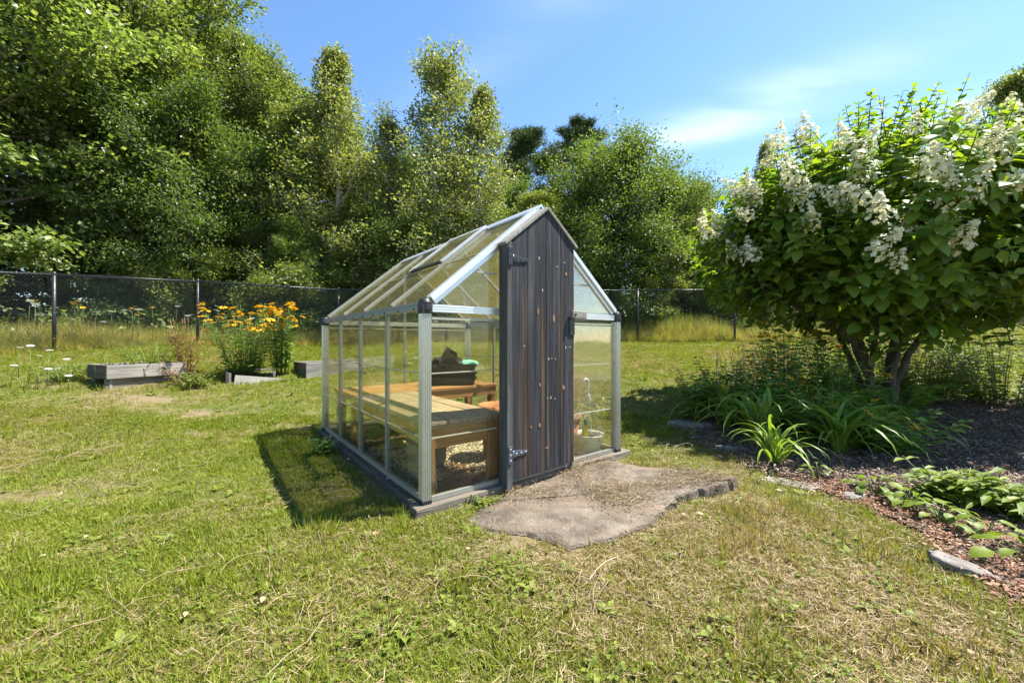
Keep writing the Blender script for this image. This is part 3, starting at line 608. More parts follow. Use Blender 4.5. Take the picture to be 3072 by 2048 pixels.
for (cx, cy, rx, ry, a, lab, zt) in ((2.08,1.86,.115,.05,-1.0,'pale flat edging stone beside the reddish mulch',.055),(2.10,1.45,.13,.07,-.9,'edging stone at the corner of the bed nearest the camera',.03),
        (2.08,2.98,.22,.07,-.7,'grey half buried edging stone between flagstone tip and mulch',.02),(2.13,3.86,.20,.06,-.5,'flat grey edging stone below the arching daylily blades',.03),
        (2.06,4.63,.24,.09,-.2,'pale flat stone at the far end of the daylily clumps',.07),(2.30,2.66,.10,.05,.3,'small pale stone beside the low lime green plants',.04)):
    rock('edging_stone', blob(cx, cy, rx, ry, a, seed=int(cx*100+cy*10)), gz(cx, cy) + zt, .09, M['edgestone'], lab, 'stone', 'edging stones of the bed', rings=5, amp=.016, tilt=(.05, .05), seed=int(cy * 7))

# ------------------------------------------------------------------ greenhouse
gh = thing('greenhouse', 'small clear panel greenhouse with aluminium frame and dark wooden door', 'greenhouse', (GX, GY, GZ), GH_ANG)
# timber footing
MB().box(-.085, W + .14, -.060, .045, -.135, -.003).build('base_timber', M['beamwood'], gh, bevel=.008)
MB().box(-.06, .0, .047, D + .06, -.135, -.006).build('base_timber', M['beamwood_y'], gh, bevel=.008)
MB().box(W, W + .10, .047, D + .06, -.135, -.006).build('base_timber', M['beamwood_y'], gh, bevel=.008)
MB().box(.002, W - .002, D - .04, D + .06, -.135, -.008).build('base_timber', M['beamwood'], gh, bevel=.008)
# bottom rails
for a in ((.03, W - .03, -.012, .016), (.03, W - .03, D - .016, D + .012)): MB().box(a[0], a[1], a[2], a[3], 0, .030).build('bottom_rail', M['alu_bar'], gh)
for t0 in (-.012, W - .016): MB().box(t0, t0 + .028, .03, D - .03, 0, .030).build('bottom_rail', M['alu_bar'], gh)
# corner posts: fluted extrusions
def flute(w, n=5):
    prof = []
    for side in range(4):
        c, s = [(1,0),(0,1),(-1,0),(0,-1)][side]
        for i in range(n * 2):
            u = -w + 2 * w * i / (n * 2); dep = w - (.0035 if i % 2 else 0)
            x, y = u, -dep
            prof.append((x * c - y * s, x * s + y * c))
    return prof
for t, d in ((.0, .0), (W, .0), (.0, D), (W, D)):
    w = .029; MB().prism([(x, y, 0) for x, y in flute(w)], (t, d, .02), (t, d, HE - .045)).build('corner_post', M['alu_post'], gh)
    MB().box(t - .032, t + .032, d - .032, d + .032, -.003, .022).build('post_foot', M['black'], gh, bevel=.004)
    cc = MB().lathe([(.001, -.052), (.036, -.05), (.041, -.035), (.041, .012), (.032, .03), (.012, .038), (.001, .038)], 18, (t, d, HE)); cc.box(t - .034, t + .034, d - .034, d + .034, HE - .058, HE - .004)
    cc.build('corner_cap', M['black'], gh, bevel=.004)
# eave rails
def ribbed(p, q, up, w, h, n=3):
    mb = MB(); p = Vector(p); q = Vector(q); a = (q - p).normalized(); u = Vector(up).normalized()
    mb.bar(p, q, w * .6, h, u)
    for i in range(n):
        o = u * (h * ((i + .5) / n - .5)); mb.bar(p + o, q + o, w, h / n * .62, u)
    return mb
for d in (0.0, D):
    segs = ((.042, .545), (1.205, W - .042)) if d == 0 else ((.042, W - .042),)
    for a, b in segs:
        ribbed((a, d, HE - .022), (b, d, HE - .022), (0, 0, 1), .034, .048).build('eave_rail', M['alu'], gh)
        MB().box(a, b, d - .008, d + .008, HE - .092, HE - .074).build('glazing_strip', M['strip'], gh)
for t in (0.0, W):
    o = MB().box(t - .020, t + .020, .042, D - .042, HE - .034, HE + .008).box(t - .026, t + .026, .042, D - .042, HE - .002, HE + .014).build('eave_rail', M['alu_dull'], gh, bevel=.003)
    sgn = -1 if t == 0 else 1; sm = MB().lathe([(.0, .006), (.005, .005), (.007, 0), (.0, -.001)], 8).mesh('screw', M['black'])
    for i in range(10):
        sc_ = link('screw', sm, o, (t + sgn * .021, .12 + i * .255, HE - .024), (0, sgn * PI / 2, 0))
# wall mullions and panes
COLS = [i * D / 4 for i in range(5)]; ROWS = [.03, .385, .785, HE - .036]
def pane(mb, mat='pane'): return mb.build('pane', M[mat], gh)
for t in (0.0, W):
    for c in COLS[1:4]: MB().box(t - .008, t + .008, c - .012, c + .012, .031, HE - .036).box(t - .016, t + .016, c - .004, c + .004, .031, HE - .036).build('mullion', M['alu_bar'], gh)
    for i in range(4):
        a, b = COLS[i] + (.030 if i == 0 else .0125), COLS[i + 1] - (.030 if i == 3 else .0125)
        for j in range(3):
            pane(MB().box(t - .003, t + .003, a, b, ROWS[j] + .004, ROWS[j + 1] - .004))
        for j in (1, 2): MB().box(t - .006, t + .006, a, b, ROWS[j] - .0035, ROWS[j] + .0035).build('glazing_strip', M['strip'], gh)
for d, spans in ((0.0, ((.031, .533), (1.202, W - .031))), (D, ((.031, W / 2 - .02), (W / 2 + .02, W - .031)))):
    for a, b in spans:
        for j in range(3): pane(MB().box(a, b, d - .003, d + .003, ROWS[j] + .004, ROWS[j + 1] - (.062 if j == 2 and d == 0 else .004)))
        for j in (1, 2): MB().box(a, b, d - .006, d + .006, ROWS[j] - .0035, ROWS[j] + .0035).build('glazing_strip', M['strip'], gh)
MB().box(W/2 - .016, W/2 + .016, D - .012, D + .012, .031, HR - .08).build('mullion', M['alu_dull'], gh)
# gable panes
SL = (HR - HE) / (W / 2)
def gz_(t): return HE + SL * (W / 2 - abs(t - W / 2)) - .05
pane(MB().slab([(.06, HE + .006), (.533, HE + .006), (.533, gz_(.533)), (.10, gz_(.10) + .01)], -.003, .003))
pane(MB().slab([(1.202, HE + .006), (W - .06, HE + .006), (W - .10, gz_(.10) + .01), (1.202, gz_(1.202))], -.003, .003))
pane(MB().slab([(.06, HE + .006), (W/2 - .018, HE + .006), (W/2 - .018, gz_(W/2) - .01), (.10, gz_(.10) + .01)], D - .003, D + .003))
pane(MB().slab([(W/2 + .018, HE + .006), (W - .06, HE + .006), (W - .10, gz_(.10) + .01), (W/2 + .018, gz_(W/2) - .01)], D - .003, D + .003))
MB().box(1.204, W - .28, -.006, .006, 1.44, 1.452).build('glazing_strip', M['strip'], gh)
MB().box(.30, .531, -.006, .006, 1.44, 1.452).build('glazing_strip', M['strip'], gh)
# roof
def slope(side, s, d, h):
    L_ = math.hypot(W / 2, HR - HE); nx, nz = -(HR - HE) / L_, (W / 2) / L_
    x = s * W / 2 + nx * h; z = HE + s * (HR - HE) + nz * h
    return (x if side == 0 else W - x, d, z)
def sbox(mb, side, s0, s1, d0, d1, h0, h1):
    vs = [slope(side, s, d, h) for h in (h0, h1) for (s, d) in ((s0, d0), (s1, d0), (s1, d1), (s0, d1))]
    return mb.add(vs, [(0,3,2,1),(4,5,6,7),(0,1,5,4),(1,2,6,5),(2,3,7,6),(3,0,4,7)])
for side in (0, 1):
    for i, c in enumerate(COLS):
        end = i in (0, 4); m = MB(); w = .030 if end else .0065
        sbox(m, side, .04, .985, c - w, c + w, -.010, .016)
        if end:
            for k in (-1, 0, 1): sbox(m, side, .041, .984, c + k * .019 - .006, c + k * .019 + .006, .016, .026)
            sbox(m, side, .045, .98, c - .012, c + .012, -.04, -.010)
        else: sbox(m, side, .041, .984, c - .003, c + .003, -.016, .019)
        m.build('rafter', M['alu'] if i == 0 else M['alu_bar'], gh)
    for i in range(4):
        a, b = COLS[i] + (.032 if i == 0 else .015), COLS[i + 1] - (.032 if i == 3 else .015)
        vent = side == 0 and i == 1
        m = MB(); sbox(m, side, .035, .497, a, b, .002, .007); pane(m, 'roofpane')
        if not vent:
            m = MB(); sbox(m, side, .503, .975, a, b, .002, .007); pane(m, 'roofpane')
        m = MB(); sbox(m, side, .4975, .5025, a, b, .001, .010); m.build('glazing_strip', M['strip'], gh)
    if side == 0:
        a, b = COLS[1] - .005, COLS[2] + .005
        m = MB(); sbox(m, 0, .505, .975, a, a + .030, .026, .046); sbox(m, 0, .505, .975, b - .030, b, .026, .046); sbox(m, 0, .945, .975, a + .030, b - .030, .026, .045)
        v = m.build('roof_vent', M['alu'], gh)
        m = MB(); sbox(m, 0, .500, .540, a + .031, b - .031, .020, .040); m.build('vent_edge', M['black'], v)
        m = MB(); sbox(m, 0, .541, .944, a + .031, b - .031, .032, .037); m.build('pane', M['roofpane'], v)
MB().prism([(-.045, 0, -.045 * SL), (0, 0, 0), (.045, 0, -.045 * SL), (.045, 0, -.045 * SL + .014), (0, 0, .018), (-.045, 0, -.045 * SL + .014)], (W/2, -.03, HR + .012), (W/2, D + .03, HR + .012)).build('ridge_cap', M['alu'], gh)
MB().box(W/2 - .012, W/2 + .012, .03, D - .03, HR - .06, HR - .012).build('ridge_beam', M['alu_dull'], gh)
# door: weathered plank door standing proud of the front wall
DP, DL, DR = .918, .594, 1.199
def door_top(t): return 1.940 - abs(t - DP) * .805
door = link('door', None, gh)
for i, (a, b) in enumerate(((.594, .729), (.729, .908), (.908, 1.051), (1.051, 1.199))):
    a += .0015; b -= .0015; pts = [(a, .035 + .01 * i / 3), (b, .035 + .01 * (i + 1) / 3), (b, door_top(b))] + ([(DP, door_top(DP))] if a < DP < b else []) + [(a, door_top(a))]
    MB().slab(pts, -.104 + .0015 * (i % 2), -.080).build('plank', M['door'], door, bevel=.0025)
for z_ in (.22, 1.20): MB().box(.60, 1.195, -.0795, -.058, z_, z_ + .09).build('brace', M['greywood_x'], door)
def disc(t, z, rt, rz, y0, mat, name, n=12, sd=0):
    q = random.Random(sd); p = [(t + rt * (.8 + .4 * q.random()) * math.cos(2*PI*k/n), z + rz * (.85 + .3 * q.random()) * math.sin(2*PI*k/n)) for k in range(n)]
    return MB().slab(p, y0 - .0022, y0 + .003).build(name, M[mat], door)
for k, (t, z, a, b) in enumerate(((.826,1.199,.007,.022),(.983,1.151,.010,.030),(1.112,1.492,.011,.014),(.846,.668,.007,.013),(1.083,.632,.012,.017),(.841,.378,.009,.014),(.761,.377,.007,.010),(.914,.205,.014,.007))):
    disc(t, z, a, b, -.1035, 'knot', 'knot', sd=k)
for k, (t, z) in enumerate(((.93,.853),(.962,.856),(1.0,.851),(.836,1.578),(1.016,1.537),(1.095,1.575),(.951,.567),(.919,.566),(.994,.555),(1.106,.934),(1.152,.937),(.70,.95),(.87,1.35))):
    disc(t, z, .0035, .005 if k % 3 else .011, -.1035, 'paint', 'paint_speck', 7, 30 + k)
for z0, za, zb, dull in ((1.545, 1.495, 1.62, 0), (.215, .157, .273, 1)):
    hm = M['blackmetal'] if not dull else m_plain('worn_steel', (.16, .18, .24), .38, .8, .4)
    h = MB().box(.549, .585, -.1205, -.1125, za, zb).build('hinge', hm, door, bevel=.002)
    MB().slab([(.600, z0 - .024), (.725, z0 - .010), (.733, z0), (.725, z0 + .010), (.600, z0 + .024)], -.112, -.1065).build('hinge_strap', hm, door, bevel=.0015)
    mb = MB(); mb.tube([(.592, -.115, z0 - .026), (.592, -.115, z0 + .026)], .007, 10); mb.build('hinge_pin', hm, door, True)
    bm_ = MB().lathe([(.0, .004), (.0045, .003), (.006, 0)], 8).mesh('bolt', M['alu'] if dull else M['blackmetal'])
    for bx, bz in ((.567, za + .02), (.567, zb - .02), (.567, (za + zb) / 2), (.625, z0), (.665, z0), (.705, z0)):
        link('bolt', bm_, door, (bx, -.1205 if bx < .59 else -.112, bz), (PI / 2, 0, 0))
MB().box(.543, .590, -.112, -.018, -.045, door_top(.565) - .0).build('door_post', M['postwood'], gh, bevel=.004)
MB().box(1.201, 1.225, -.080, -.016, .0, door_top(1.21) - .03).build('door_jamb', M['greywood'], gh, bevel=.003)
MB().box(.592, 1.20, -.060, -.016, .0, .030).build('door_sill', M['greywood_x'], gh, bevel=.003)
for sg, e in ((-1, DL - .065), (1, DR + .03)):
    p = (DP, -.070, door_top(DP) + .014); q = (e, -.070, door_top(e) + .014); MB().bar(p, q, .092, .022, (0, 0, 1)).build('gable_trim', M['greywood'], gh, bevel=.003)
MB().box(1.152, 1.310, -.138, -.112, 1.155, 1.215).build('latch_block', M['greywood_x'], gh, bevel=.006)
MB().box(1.145, 1.20, -.111, -.1055, 1.03, 1.165).box(1.172, 1.186, -.150, -.138, 1.178, 1.192).build('latch_plate', M['blackmetal'], gh, bevel=.002)

# interior floor
fl = MB().box(.03, W - .03, .046, D - .046, -.06, -.022).build('greenhouse_floor', M['gravel'], None); fl.location = (GX, GY, GZ); fl.rotation_euler = (0, 0, GH_ANG); tag(fl, 'dark gravel floor inside the greenhouse', kind='structure')
n = 1500; t = rng.uniform(.05, W - .05, n); d = rng.uniform(.06, D - .06, n); xw, yw = gh_w(t, d)
sh_src = source_coll('floor_shaving', [shreds(51, 20, .035, .028, .012, M['shaving']), shreds(52, 18, .035, .025, .012, M['chip']), shreds(53, 18, .035, .025, .012, M['redchip'])])
pale = (d > .38) & (d < 1.5) & (vnoise(t, d, .3, 22) > .3); kd = np.where(pale, 0, rng.integers(1, 3, n))
scatter('wood_shavings', sh_src, np.column_stack([xw, yw, np.full(n, GZ - .020)]), kd, np.stack([np.zeros(n), np.zeros(n), rng.random(n) * 6.28], 1), .8 + .5 * rng.random(n), np.zeros(n), 'pale wood shavings and bark chips on the greenhouse floor', 'shavings')

def gh_thing(name, label, cat, t, d, z=-.022, rz=0.0, group=None):
    x, y = gh_w(t, d); return thing(name, label, cat, (x, y, GZ + z), GH_ANG + rz, group)
# left bench
b = gh_thing('potting_bench', 'orange wooden bench with worn grey board top along the clear side wall', 'bench', .06, .08)
MB().box(0, .58, .0, 1.54, .440, .462).build('bench_top', M['benchtop'], b, bevel=.003)
for i in range(4): MB().box(-.008 + i * .149, .137 + i * .149, -.015, 1.55, .463, .487 + .003 * (i % 2)).build('board', M['benchtop'], b, bevel=.003)
MB().box(.05, .46, .012, .034, .31, .439).build('apron', M['cedar'], b, bevel=.002)
MB().box(.04, .46, 1.48, 1.51, .33, .439).build('apron', M['cedar'], b, bevel=.002)
MB().box(.002, .034, .10, 1.44, .34, .439).build('apron', M['cedar_y'], b, bevel=.002)
MB().box(.55, .578, .10, 1.44, .34, .439).build('apron', M['cedar_y'], b, bevel=.002)
for (x0, x1, y0, y1) in ((.0, .046, .0, .09), (.462, .575, .0, .04), (.0, .046, 1.44, 1.53), (.50, .575, 1.44, 1.53)): MB().box(x0, x1, y0, y1, .001, .439).build('leg', M['cedar_z'], b, bevel=.003)
# back bench
b = gh_thing('plant_bench', 'orange wooden bench across the back of the greenhouse', 'bench', .07, 1.68)
for i in range(5): MB().box(-.01, 1.70, -.01 + i * .148, .132 + i * .148, .455, .485 + .002 * (i % 2)).build('board', M['cedar'], b, bevel=.003)
MB().box(.03, 1.66, .004, .036, .36, .454).build('apron', M['cedar'], b, bevel=.002)
MB().box(.03, 1.66, .66, .692, .36, .454).build('apron', M['cedar'], b, bevel=.002)
for x0 in (.0, 1.61):
    for y0 in (.037, .58): MB().box(x0, x0 + .08, y0, y0 + .079, .001, .454).build('leg', M['cedar_z'], b, bevel=.003)
# plywood offcut leaning under the bench
p = gh_thing('plywood_offcut', 'brown plywood offcut leaning under the bench behind the side panel', 'board', .15, .14)
o = MB().box(-.006, .006, 0, .42, 0, .36).build('sheet', M['benchtop'], p); o.rotation_euler = (0, -.06, .03)
# concrete block pot under bench
p = gh_thing('concrete_pot', 'grey concrete pot on the floor beneath the front bench', 'pot', .42, .72)
MB().lathe([(.0, .0), (.085, .0), (.10, .03), (.105, .26), (.115, .265), (.115, .30), (.09, .30), (.085, .2), (.0, .2)], 24).build('pot_body', M['concrete'], p, True)
# seed trays stacked on the back bench
TRZ = .465
def tray(label, t, d, z, rz, hgt=.065, w=.54, dp=.28):
    p = gh_thing('seed_tray', label, 'tray', t, d, z, rz, 'black seed trays')
    m = MB(); a, b2 = w / 2, dp / 2; i = .03
    o_ = [(-a + i, -b2 + i, 0), (a - i, -b2 + i, 0), (a - i, b2 - i, 0), (-a + i, b2 - i, 0), (-a, -b2, hgt), (a, -b2, hgt), (a, b2, hgt), (-a, b2, hgt), (-a + .01, -b2 + .01, hgt), (a - .01, -b2 + .01, hgt), (a - .01, b2 - .01, hgt), (-a + .01, b2 - .01, hgt), (-a + i + .01, -b2 + i + .01, .006), (a - i - .01, -b2 + i + .01, .006), (a - i - .01, b2 - i - .01, .006), (-a + i + .01, b2 - i - .01, .006)]
    m.add(o_, [(0,3,2,1)] + [(k, (k+1)%4, 4+(k+1)%4, 4+k) for k in range(4)] + [(4+k, 4+(k+1)%4, 8+(k+1)%4, 8+k) for k in range(4)] + [(8+k, 8+(k+1)%4, 12+(k+1)%4, 12+k) for k in range(4)] + [(12,13,14,15)])
    m.build('tray_body', M['black'], p)
    rm = MB(); 
    for (x0, x1, y0, y1) in ((-a-.008, a+.008, -b2-.008, -b2), (-a-.008, a+.008, b2, b2+.008), (-a-.008, -a, -b2, b2), (a, a+.008, -b2, b2)): rm.box(x0, x1, y0, y1, hgt - .012, hgt + .004)
    rm.build('rim', M['black'], p); return p
tray('black seed tray at the bottom of the stack on the back bench', 1.28, 1.93, TRZ, -.55, .085)
tray('black seed tray second in the stack on the back bench', 1.29, 1.94, TRZ + .089, -.50, .06)
tray('black seed tray holding the crumpled bags on the back bench', 1.29, 1.93, TRZ + .153, -.60, .09)
def crumple(name, label, t, d, z, dims, mat, seed, rz=0.0, spiky=.3):
    p = gh_thing(name, label, 'bag', t, d, z, rz); q = random.Random(seed); m = MB(); nu, nv = 14, 9; vs = []
    for j in range(nv):
        th = PI * j / (nv - 1)
        for i in range(nu):
            ph = 2 * PI * i / nu; r = 1 + spiky * (q.random() - .5) * 2
            sx = math.copysign(abs(math.cos(ph)) ** .6, math.cos(ph)); sy = math.copysign(abs(math.sin(ph)) ** .6, math.sin(ph))
            vs.append((dims[0] * sx * math.sin(th) ** .6 * r, dims[1] * sy * math.sin(th) ** .6 * r, dims[2] * (1 - math.cos(th)) * .5 * (1 + spiky * .6 * (q.random() - .5) * (j > 2))))
    m.add(vs, [(j*nu+i, j*nu+(i+1)%nu, (j+1)*nu+(i+1)%nu, (j+1)*nu+i) for j in range(nv-1) for i in range(nu)])
    m.build('bag_body', mat, p); return p
M['blackbag'] = m_plain('black_plastic_film', (.018, .018, .022), .28, 0, .4, 10)
crumple('plastic_bag', 'crumpled black plastic pots and bag piled on the seed trays', 1.20, 1.93, TRZ + .175, (.15, .10, .16), M['blackbag'], 4, -.5, .35)
m = gh_thing('nursery_pot', 'black square nursery pot tipped over on top of the tray stack', 'pot', 1.16, 1.92, TRZ + .27, -.4)
o = MB().add([(-.05,-.05,0),(.05,-.05,0),(.05,.05,0),(-.05,.05,0),(-.075,-.075,.15),(.075,-.075,.15),(.075,.075,.15),(-.075,.075,.15)], [(0,3,2,1),(0,1,5,4),(1,2,6,5),(2,3,7,6),(3,0,4,7)]).build('pot_body', M['blackbag'], m); o.rotation_euler = (.5, .55, .3)
s_ = o.modifiers.new('shell', 'SOLIDIFY'); s_.thickness = .003
crumple('mint_bag', 'crumpled mint green plastic bag beside the black pots', 1.45, 1.90, TRZ + .175, (.13, .09, .11), M['mint'], 9, -.4, .25)
# terracotta pots
def pot(name, label, t, d, r, h, z=-.022, mat='terra', group='terracotta pots behind the door'):
    p = gh_thing(name, label, 'pot', t, d, z, 0, group)
    MB().lathe([(.0, 0), (r * .68, 0), (r * .92, h * .80), (r * .92, h * .80), (r, h * .80), (r, h), (r * .90, h), (r * .86, h * .8), (r * .62, h * .15), (0, h * .15)], 28).build('pot_body', M[mat], p, True)
    MB().lathe([(.0, h * .86), (r * .5, h * .87), (r * .865, h * .85)], 20).build('soil', M['soil'], p, True); return p
pot('terracotta_pot', 'large terracotta pot partly hidden at the hinge side of the door', .94, .55, .17, .46)
tp = pot('terracotta_pot', 'terracotta pot with dead twigs beside the white hanging basket', 1.60, .36, .12, .33)
for k in range(6):
    a = k * 1.05; MB().tube([(0, 0, .27), (.03 * math.cos(a), .03 * math.sin(a), .36), (.07 * math.cos(a + .4), .07 * math.sin(a + .4), .42)], [.003, .002, .001], 5).build('twig', M['drystem'], tp)
# floor board + hanging basket + spray bottle
fb = gh_thing('floor_board', 'tan board lying on the floor under the white basket', 'board', 1.28, .07, -.021); MB().box(0, .50, 0, .42, 0, .014).build('board_body', M['cedar'], fb, bevel=.002)
hb = gh_thing('hanging_basket', 'white plastic hanging basket with tall hooked hanger on the floor', 'basket', 1.67, .17, -.006)
MB().lathe([(.0, 0), (.095, 0), (.105, .01), (.138, .145), (.146, .147), (.146, .158), (.136, .158), (.128, .14), (.10, .03), (0, .03)], 36).build('bowl', M['white'], hb, True)
MB().lathe([(.0, .125), (.06, .128), (.127, .122)], 20).build('soil', M['soil'], hb, True)
for k in range(3):
    a = .5 + k * 2.094; MB().tube([(.14 * math.cos(a), .14 * math.sin(a), .10), (.142 * math.cos(a), .142 * math.sin(a), .17), (.075 * math.cos(a), .075 * math.sin(a), .36), (.012 * math.cos(a), .012 * math.sin(a), .52)], [.0045, .0038, .0032, .0032], 6).build('hanger_strand', M['white'], hb, True)
MB().tube([(0, 0, .51), (0, 0, .57), (.012, .0, .60), (.004, 0, .635), (-.03, 0, .65), (-.055, 0, .63), (-.055, 0, .60)], [.011, .011, .011, .0105, .010, .009, .006], 8).build('hook', M['white'], hb, True)
sb = gh_thing('spray_bottle', 'yellow spray bottle with green trigger standing in the white basket', 'bottle', 1.615, .15, .125, .9)
MB().lathe([(.0, 0), (.028, 0), (.030, .01), (.030, .06), (.024, .085), (.014, .10), (.014, .115), (0, .115)], 20).build('bottle_body', M['yellowplastic'], sb, True)
MB().box(-.016, .016, -.013, .013, .115, .135).box(-.05, .034, -.012, .012, .135, .162).bar((-.038, 0, .137), (-.052, 0, .105), .012, .008, (0, 1, 0)).build('spray_head', M['dkgreen'], sb, bevel=.003)

# ------------------------------------------------------------------ chain link fence
FH = 1.5
fence = thing('chain_link_fence', 'black chain link fence running along the top of the lawn', 'fence', (FENCE[3][0], FENCE[3][1], gz(*FENCE[3])))
fo = Vector(fence.location)
def link_mesh(L=3.0, H_=1.53, dw=.066, r=.0020):
    dx = dw; n = int(L / dx); rows = int(H_ / (dw * .5)); V = []; F_ = []
    k = np.arange(n + 1); j = np.arange(rows)
    K, J = np.meshgrid(k, j, indexing='ij'); s = np.where((J + K * 0) % 2 == 0, 1, -1)
    x0 = K * dx - s * dx / 2; x1 = K * dx + s * dx / 2; z0 = J * dw * .5; z1 = z0 + dw * .5
    p = np.stack([x0, s * .003, z0], -1).reshape(-1, 3); q = np.stack([x1, -s * .003, z1], -1).reshape(-1, 3)
    p[:, 0] = np.clip(p[:, 0], 0, L); q[:, 0] = np.clip(q[:, 0], 0, L)
    a = nrm(q - p); u = np.tile([0, 1.0, 0], (len(p), 1)); v = np.cross(a, u); ring = []
    for t in (0, 2.094, 4.189): ring.append(u * math.cos(t) * r + v * math.sin(t) * r)
    V = np.stack([p + o for o in ring] + [q + o for o in ring], 1).reshape(-1, 3)
    f = np.array([(0, 1, 4, 3), (1, 2, 5, 4), (2, 0, 3, 5)]); F_ = (f[None] + (np.arange(len(p)) * 6)[:, None, None]).reshape(-1, 4)
    return mesh_np('chain_mesh', V, F_, M['wire'])
cm = link_mesh()
post_me = MB().tube([(0, 0, -.15), (0, 0, FH + .02)], .030, 12).lathe([(.034, FH - .01), (.036, FH + .02), (.028, FH + .045), (.012, FH + .06), (.0, FH + .062)], 12).mesh('post', M['blackmetal'], True)
tie_me = MB().tube([(.034 * math.cos(a), .034 * math.sin(a), 0) for a in np.linspace(0, 6.28, 9)], .004, 5).mesh('tie', M['blackmetal'])
for i, (x, y) in enumerate(FENCE):
    z = gz(x, y); po = link('post', post_me, fence, Vector((x, y, z)) - fo)
    for zz in (.25, .75, 1.2): link('tie', tie_me, po, (0, 0, zz))
    if i + 1 < len(FENCE):
        x2, y2 = FENCE[i + 1]; z2 = gz(x2, y2); a = Vector((x, y, z)); b = Vector((x2, y2, z2)); L = (b - a).length
        MB().tube([a - fo + Vector((0, 0, FH)), b - fo + Vector((0, 0, FH))], .021, 10).build('top_rail', M['blackmetal'], fence, True)
        sp_o = link('chain_mesh', cm, fence, a - fo + Vector((0, -.034, .02)), None, (L / 3.0, 1, 1)); sp_o['kind'] = 'stuff'
        ang = math.atan2(y2 - y, x2 - x); tilt = -math.asin((z2 - z) / L)
        sp_o.rotation_euler = (Matrix.Rotation(ang, 3, 'Z') @ Matrix.Rotation(tilt, 3, 'Y')).to_euler()

# ------------------------------------------------------------------ trees
def make_tree(seed, H, cb, prof, n_limb, rise, n_sub, n_spray, n_leaf, L, Wd, mat, bark, r0=.11, flat=.45, spr=.28, up=.9, tmpl=T_DIA, sub_len=.42, needle=False, jig=1.0, top=1.0):
    q = np.random.default_rng(seed); us = [p[0] for p in prof]; rs_ = [p[1] for p in prof]
    wood = MB(); tz = np.linspace(0, H * .97, 9); wx = np.cumsum(q.normal(0, .012 * H, 9)) * .5; wy = np.cumsum(q.normal(0, .012 * H, 9)) * .5; wx -= wx[0]; wy -= wy[0]
    wood.tube(list(zip(wx, wy, tz)), [r0 * (1.25 if i == 0 else 1) * (1 - .93 * (z / H)) + .008 for i, z in enumerate(tz)], 8)
    C = []; Dn = []
    for i in range(n_limb):
        u = cb + (1 - cb) * ((i + .5 * q.random() + .2) / n_limb) ** .92; z = u * H * .97
        bx, by = np.interp(z, tz, wx), np.interp(z, tz, wy); az = i * 2.399 + q.normal(0, .35)
        Lm = np.interp(u, us, rs_) * (.50 + .72 * q.random()) * jig; rz = rise[0] + (rise[1] - rise[0]) * u + q.normal(0, .10)
        d0 = np.array([math.cos(az) * math.cos(rz), math.sin(az) * math.cos(rz), math.sin(rz)])
        pts = [np.array([bx, by, z])]
        for k in range(1, 6):
            dd = d0 + np.array([0, 0, .16 * (k / 5) * (1 if not needle else .4)]) + q.normal(0, .06, 3); pts.append(pts[-1] + dd / np.linalg.norm(dd) * Lm / 5)
        wood.tube(pts, [max(.006, r0 * .34 * (1 - u * .7) * (1 - .18 * k)) for k in range(6)], 5)
        pa = np.array(pts)
        for j in range(n_sub):
            f = .22 + .78 * (j + q.random()) / n_sub; ip = np.array([np.interp(f * 5, range(6), pa[:, c]) for c in range(3)])
            sd = az + (1 if j % 2 else -1) * (.45 + .7 * q.random()) * (1 - .5 * f); rr = rz + q.normal(0, .22)
            sl = Lm * sub_len * (1.15 - .6 * f) * (.6 + .7 * q.random()); d1 = np.array([math.cos(sd) * math.cos(rr), math.sin(sd) * math.cos(rr), math.sin(rr)])
            wood.tube([ip, ip + d1 * sl * .5, ip + d1 * sl * 1.05], [.010, .007, .003], 3)
            for k in range(n_spray):
                C.append(ip + d1 * sl * ((k + q.random()) / n_spray + .08) + q.normal(0, .07, 3)); Dn.append(d1)
    for k in range(int(n_spray * 4 * top)):
        C.append(np.array([wx[-1] + q.normal(0, .12), wy[-1] + q.normal(0, .12), H * (.86 + .14 * q.random())])); Dn.append(np.array([0, 0, 1.]))
    C = np.array(C); Dn = np.array(Dn); n = len(C) * n_leaf
    P = np.repeat(C, n_leaf, 0); Dr = np.repeat(Dn, n_leaf, 0)
    if needle:
        A = nrm(Dr * .8 + q.normal(0, .62, (n, 3)) + np.array([0, 0, .25])); N_ = nrm(q.normal(0, 1, (n, 3))); P = P + np.clip(q.normal(0, 1, (n, 3)), -1.5, 1.5) * spr * np.array([1, 1, flat])
    else:
        off = np.clip(q.normal(0, 1, (n, 3)), -1.5, 1.5) * spr * np.array([1, 1, flat]); P = P + off
        A = nrm(Dr * .5 + off * 1.2 + q.normal(0, .45, (n, 3)) - np.array([0, 0, .25])); N_ = nrm(np.array([0, 0, up]) + np.repeat(q.normal(0, .42, (len(C), 3)), n_leaf, 0) + q.normal(0, .36, (n, 3)))
    sz = .65 + .7 * q.random(n); V, Fc = leaf_arrays(tmpl[0], tmpl[1], P, A, N_, L * sz, Wd * sz)
    return wood.mesh('trunk', bark), mesh_np('crown', V, Fc, mat)
B, PB = M['bark'], M['palebark']
BROAD = [(0, 2.2), (.25, 3.1), (.5, 3.2), (.75, 2.5), (.92, 1.4), (1, .5)]
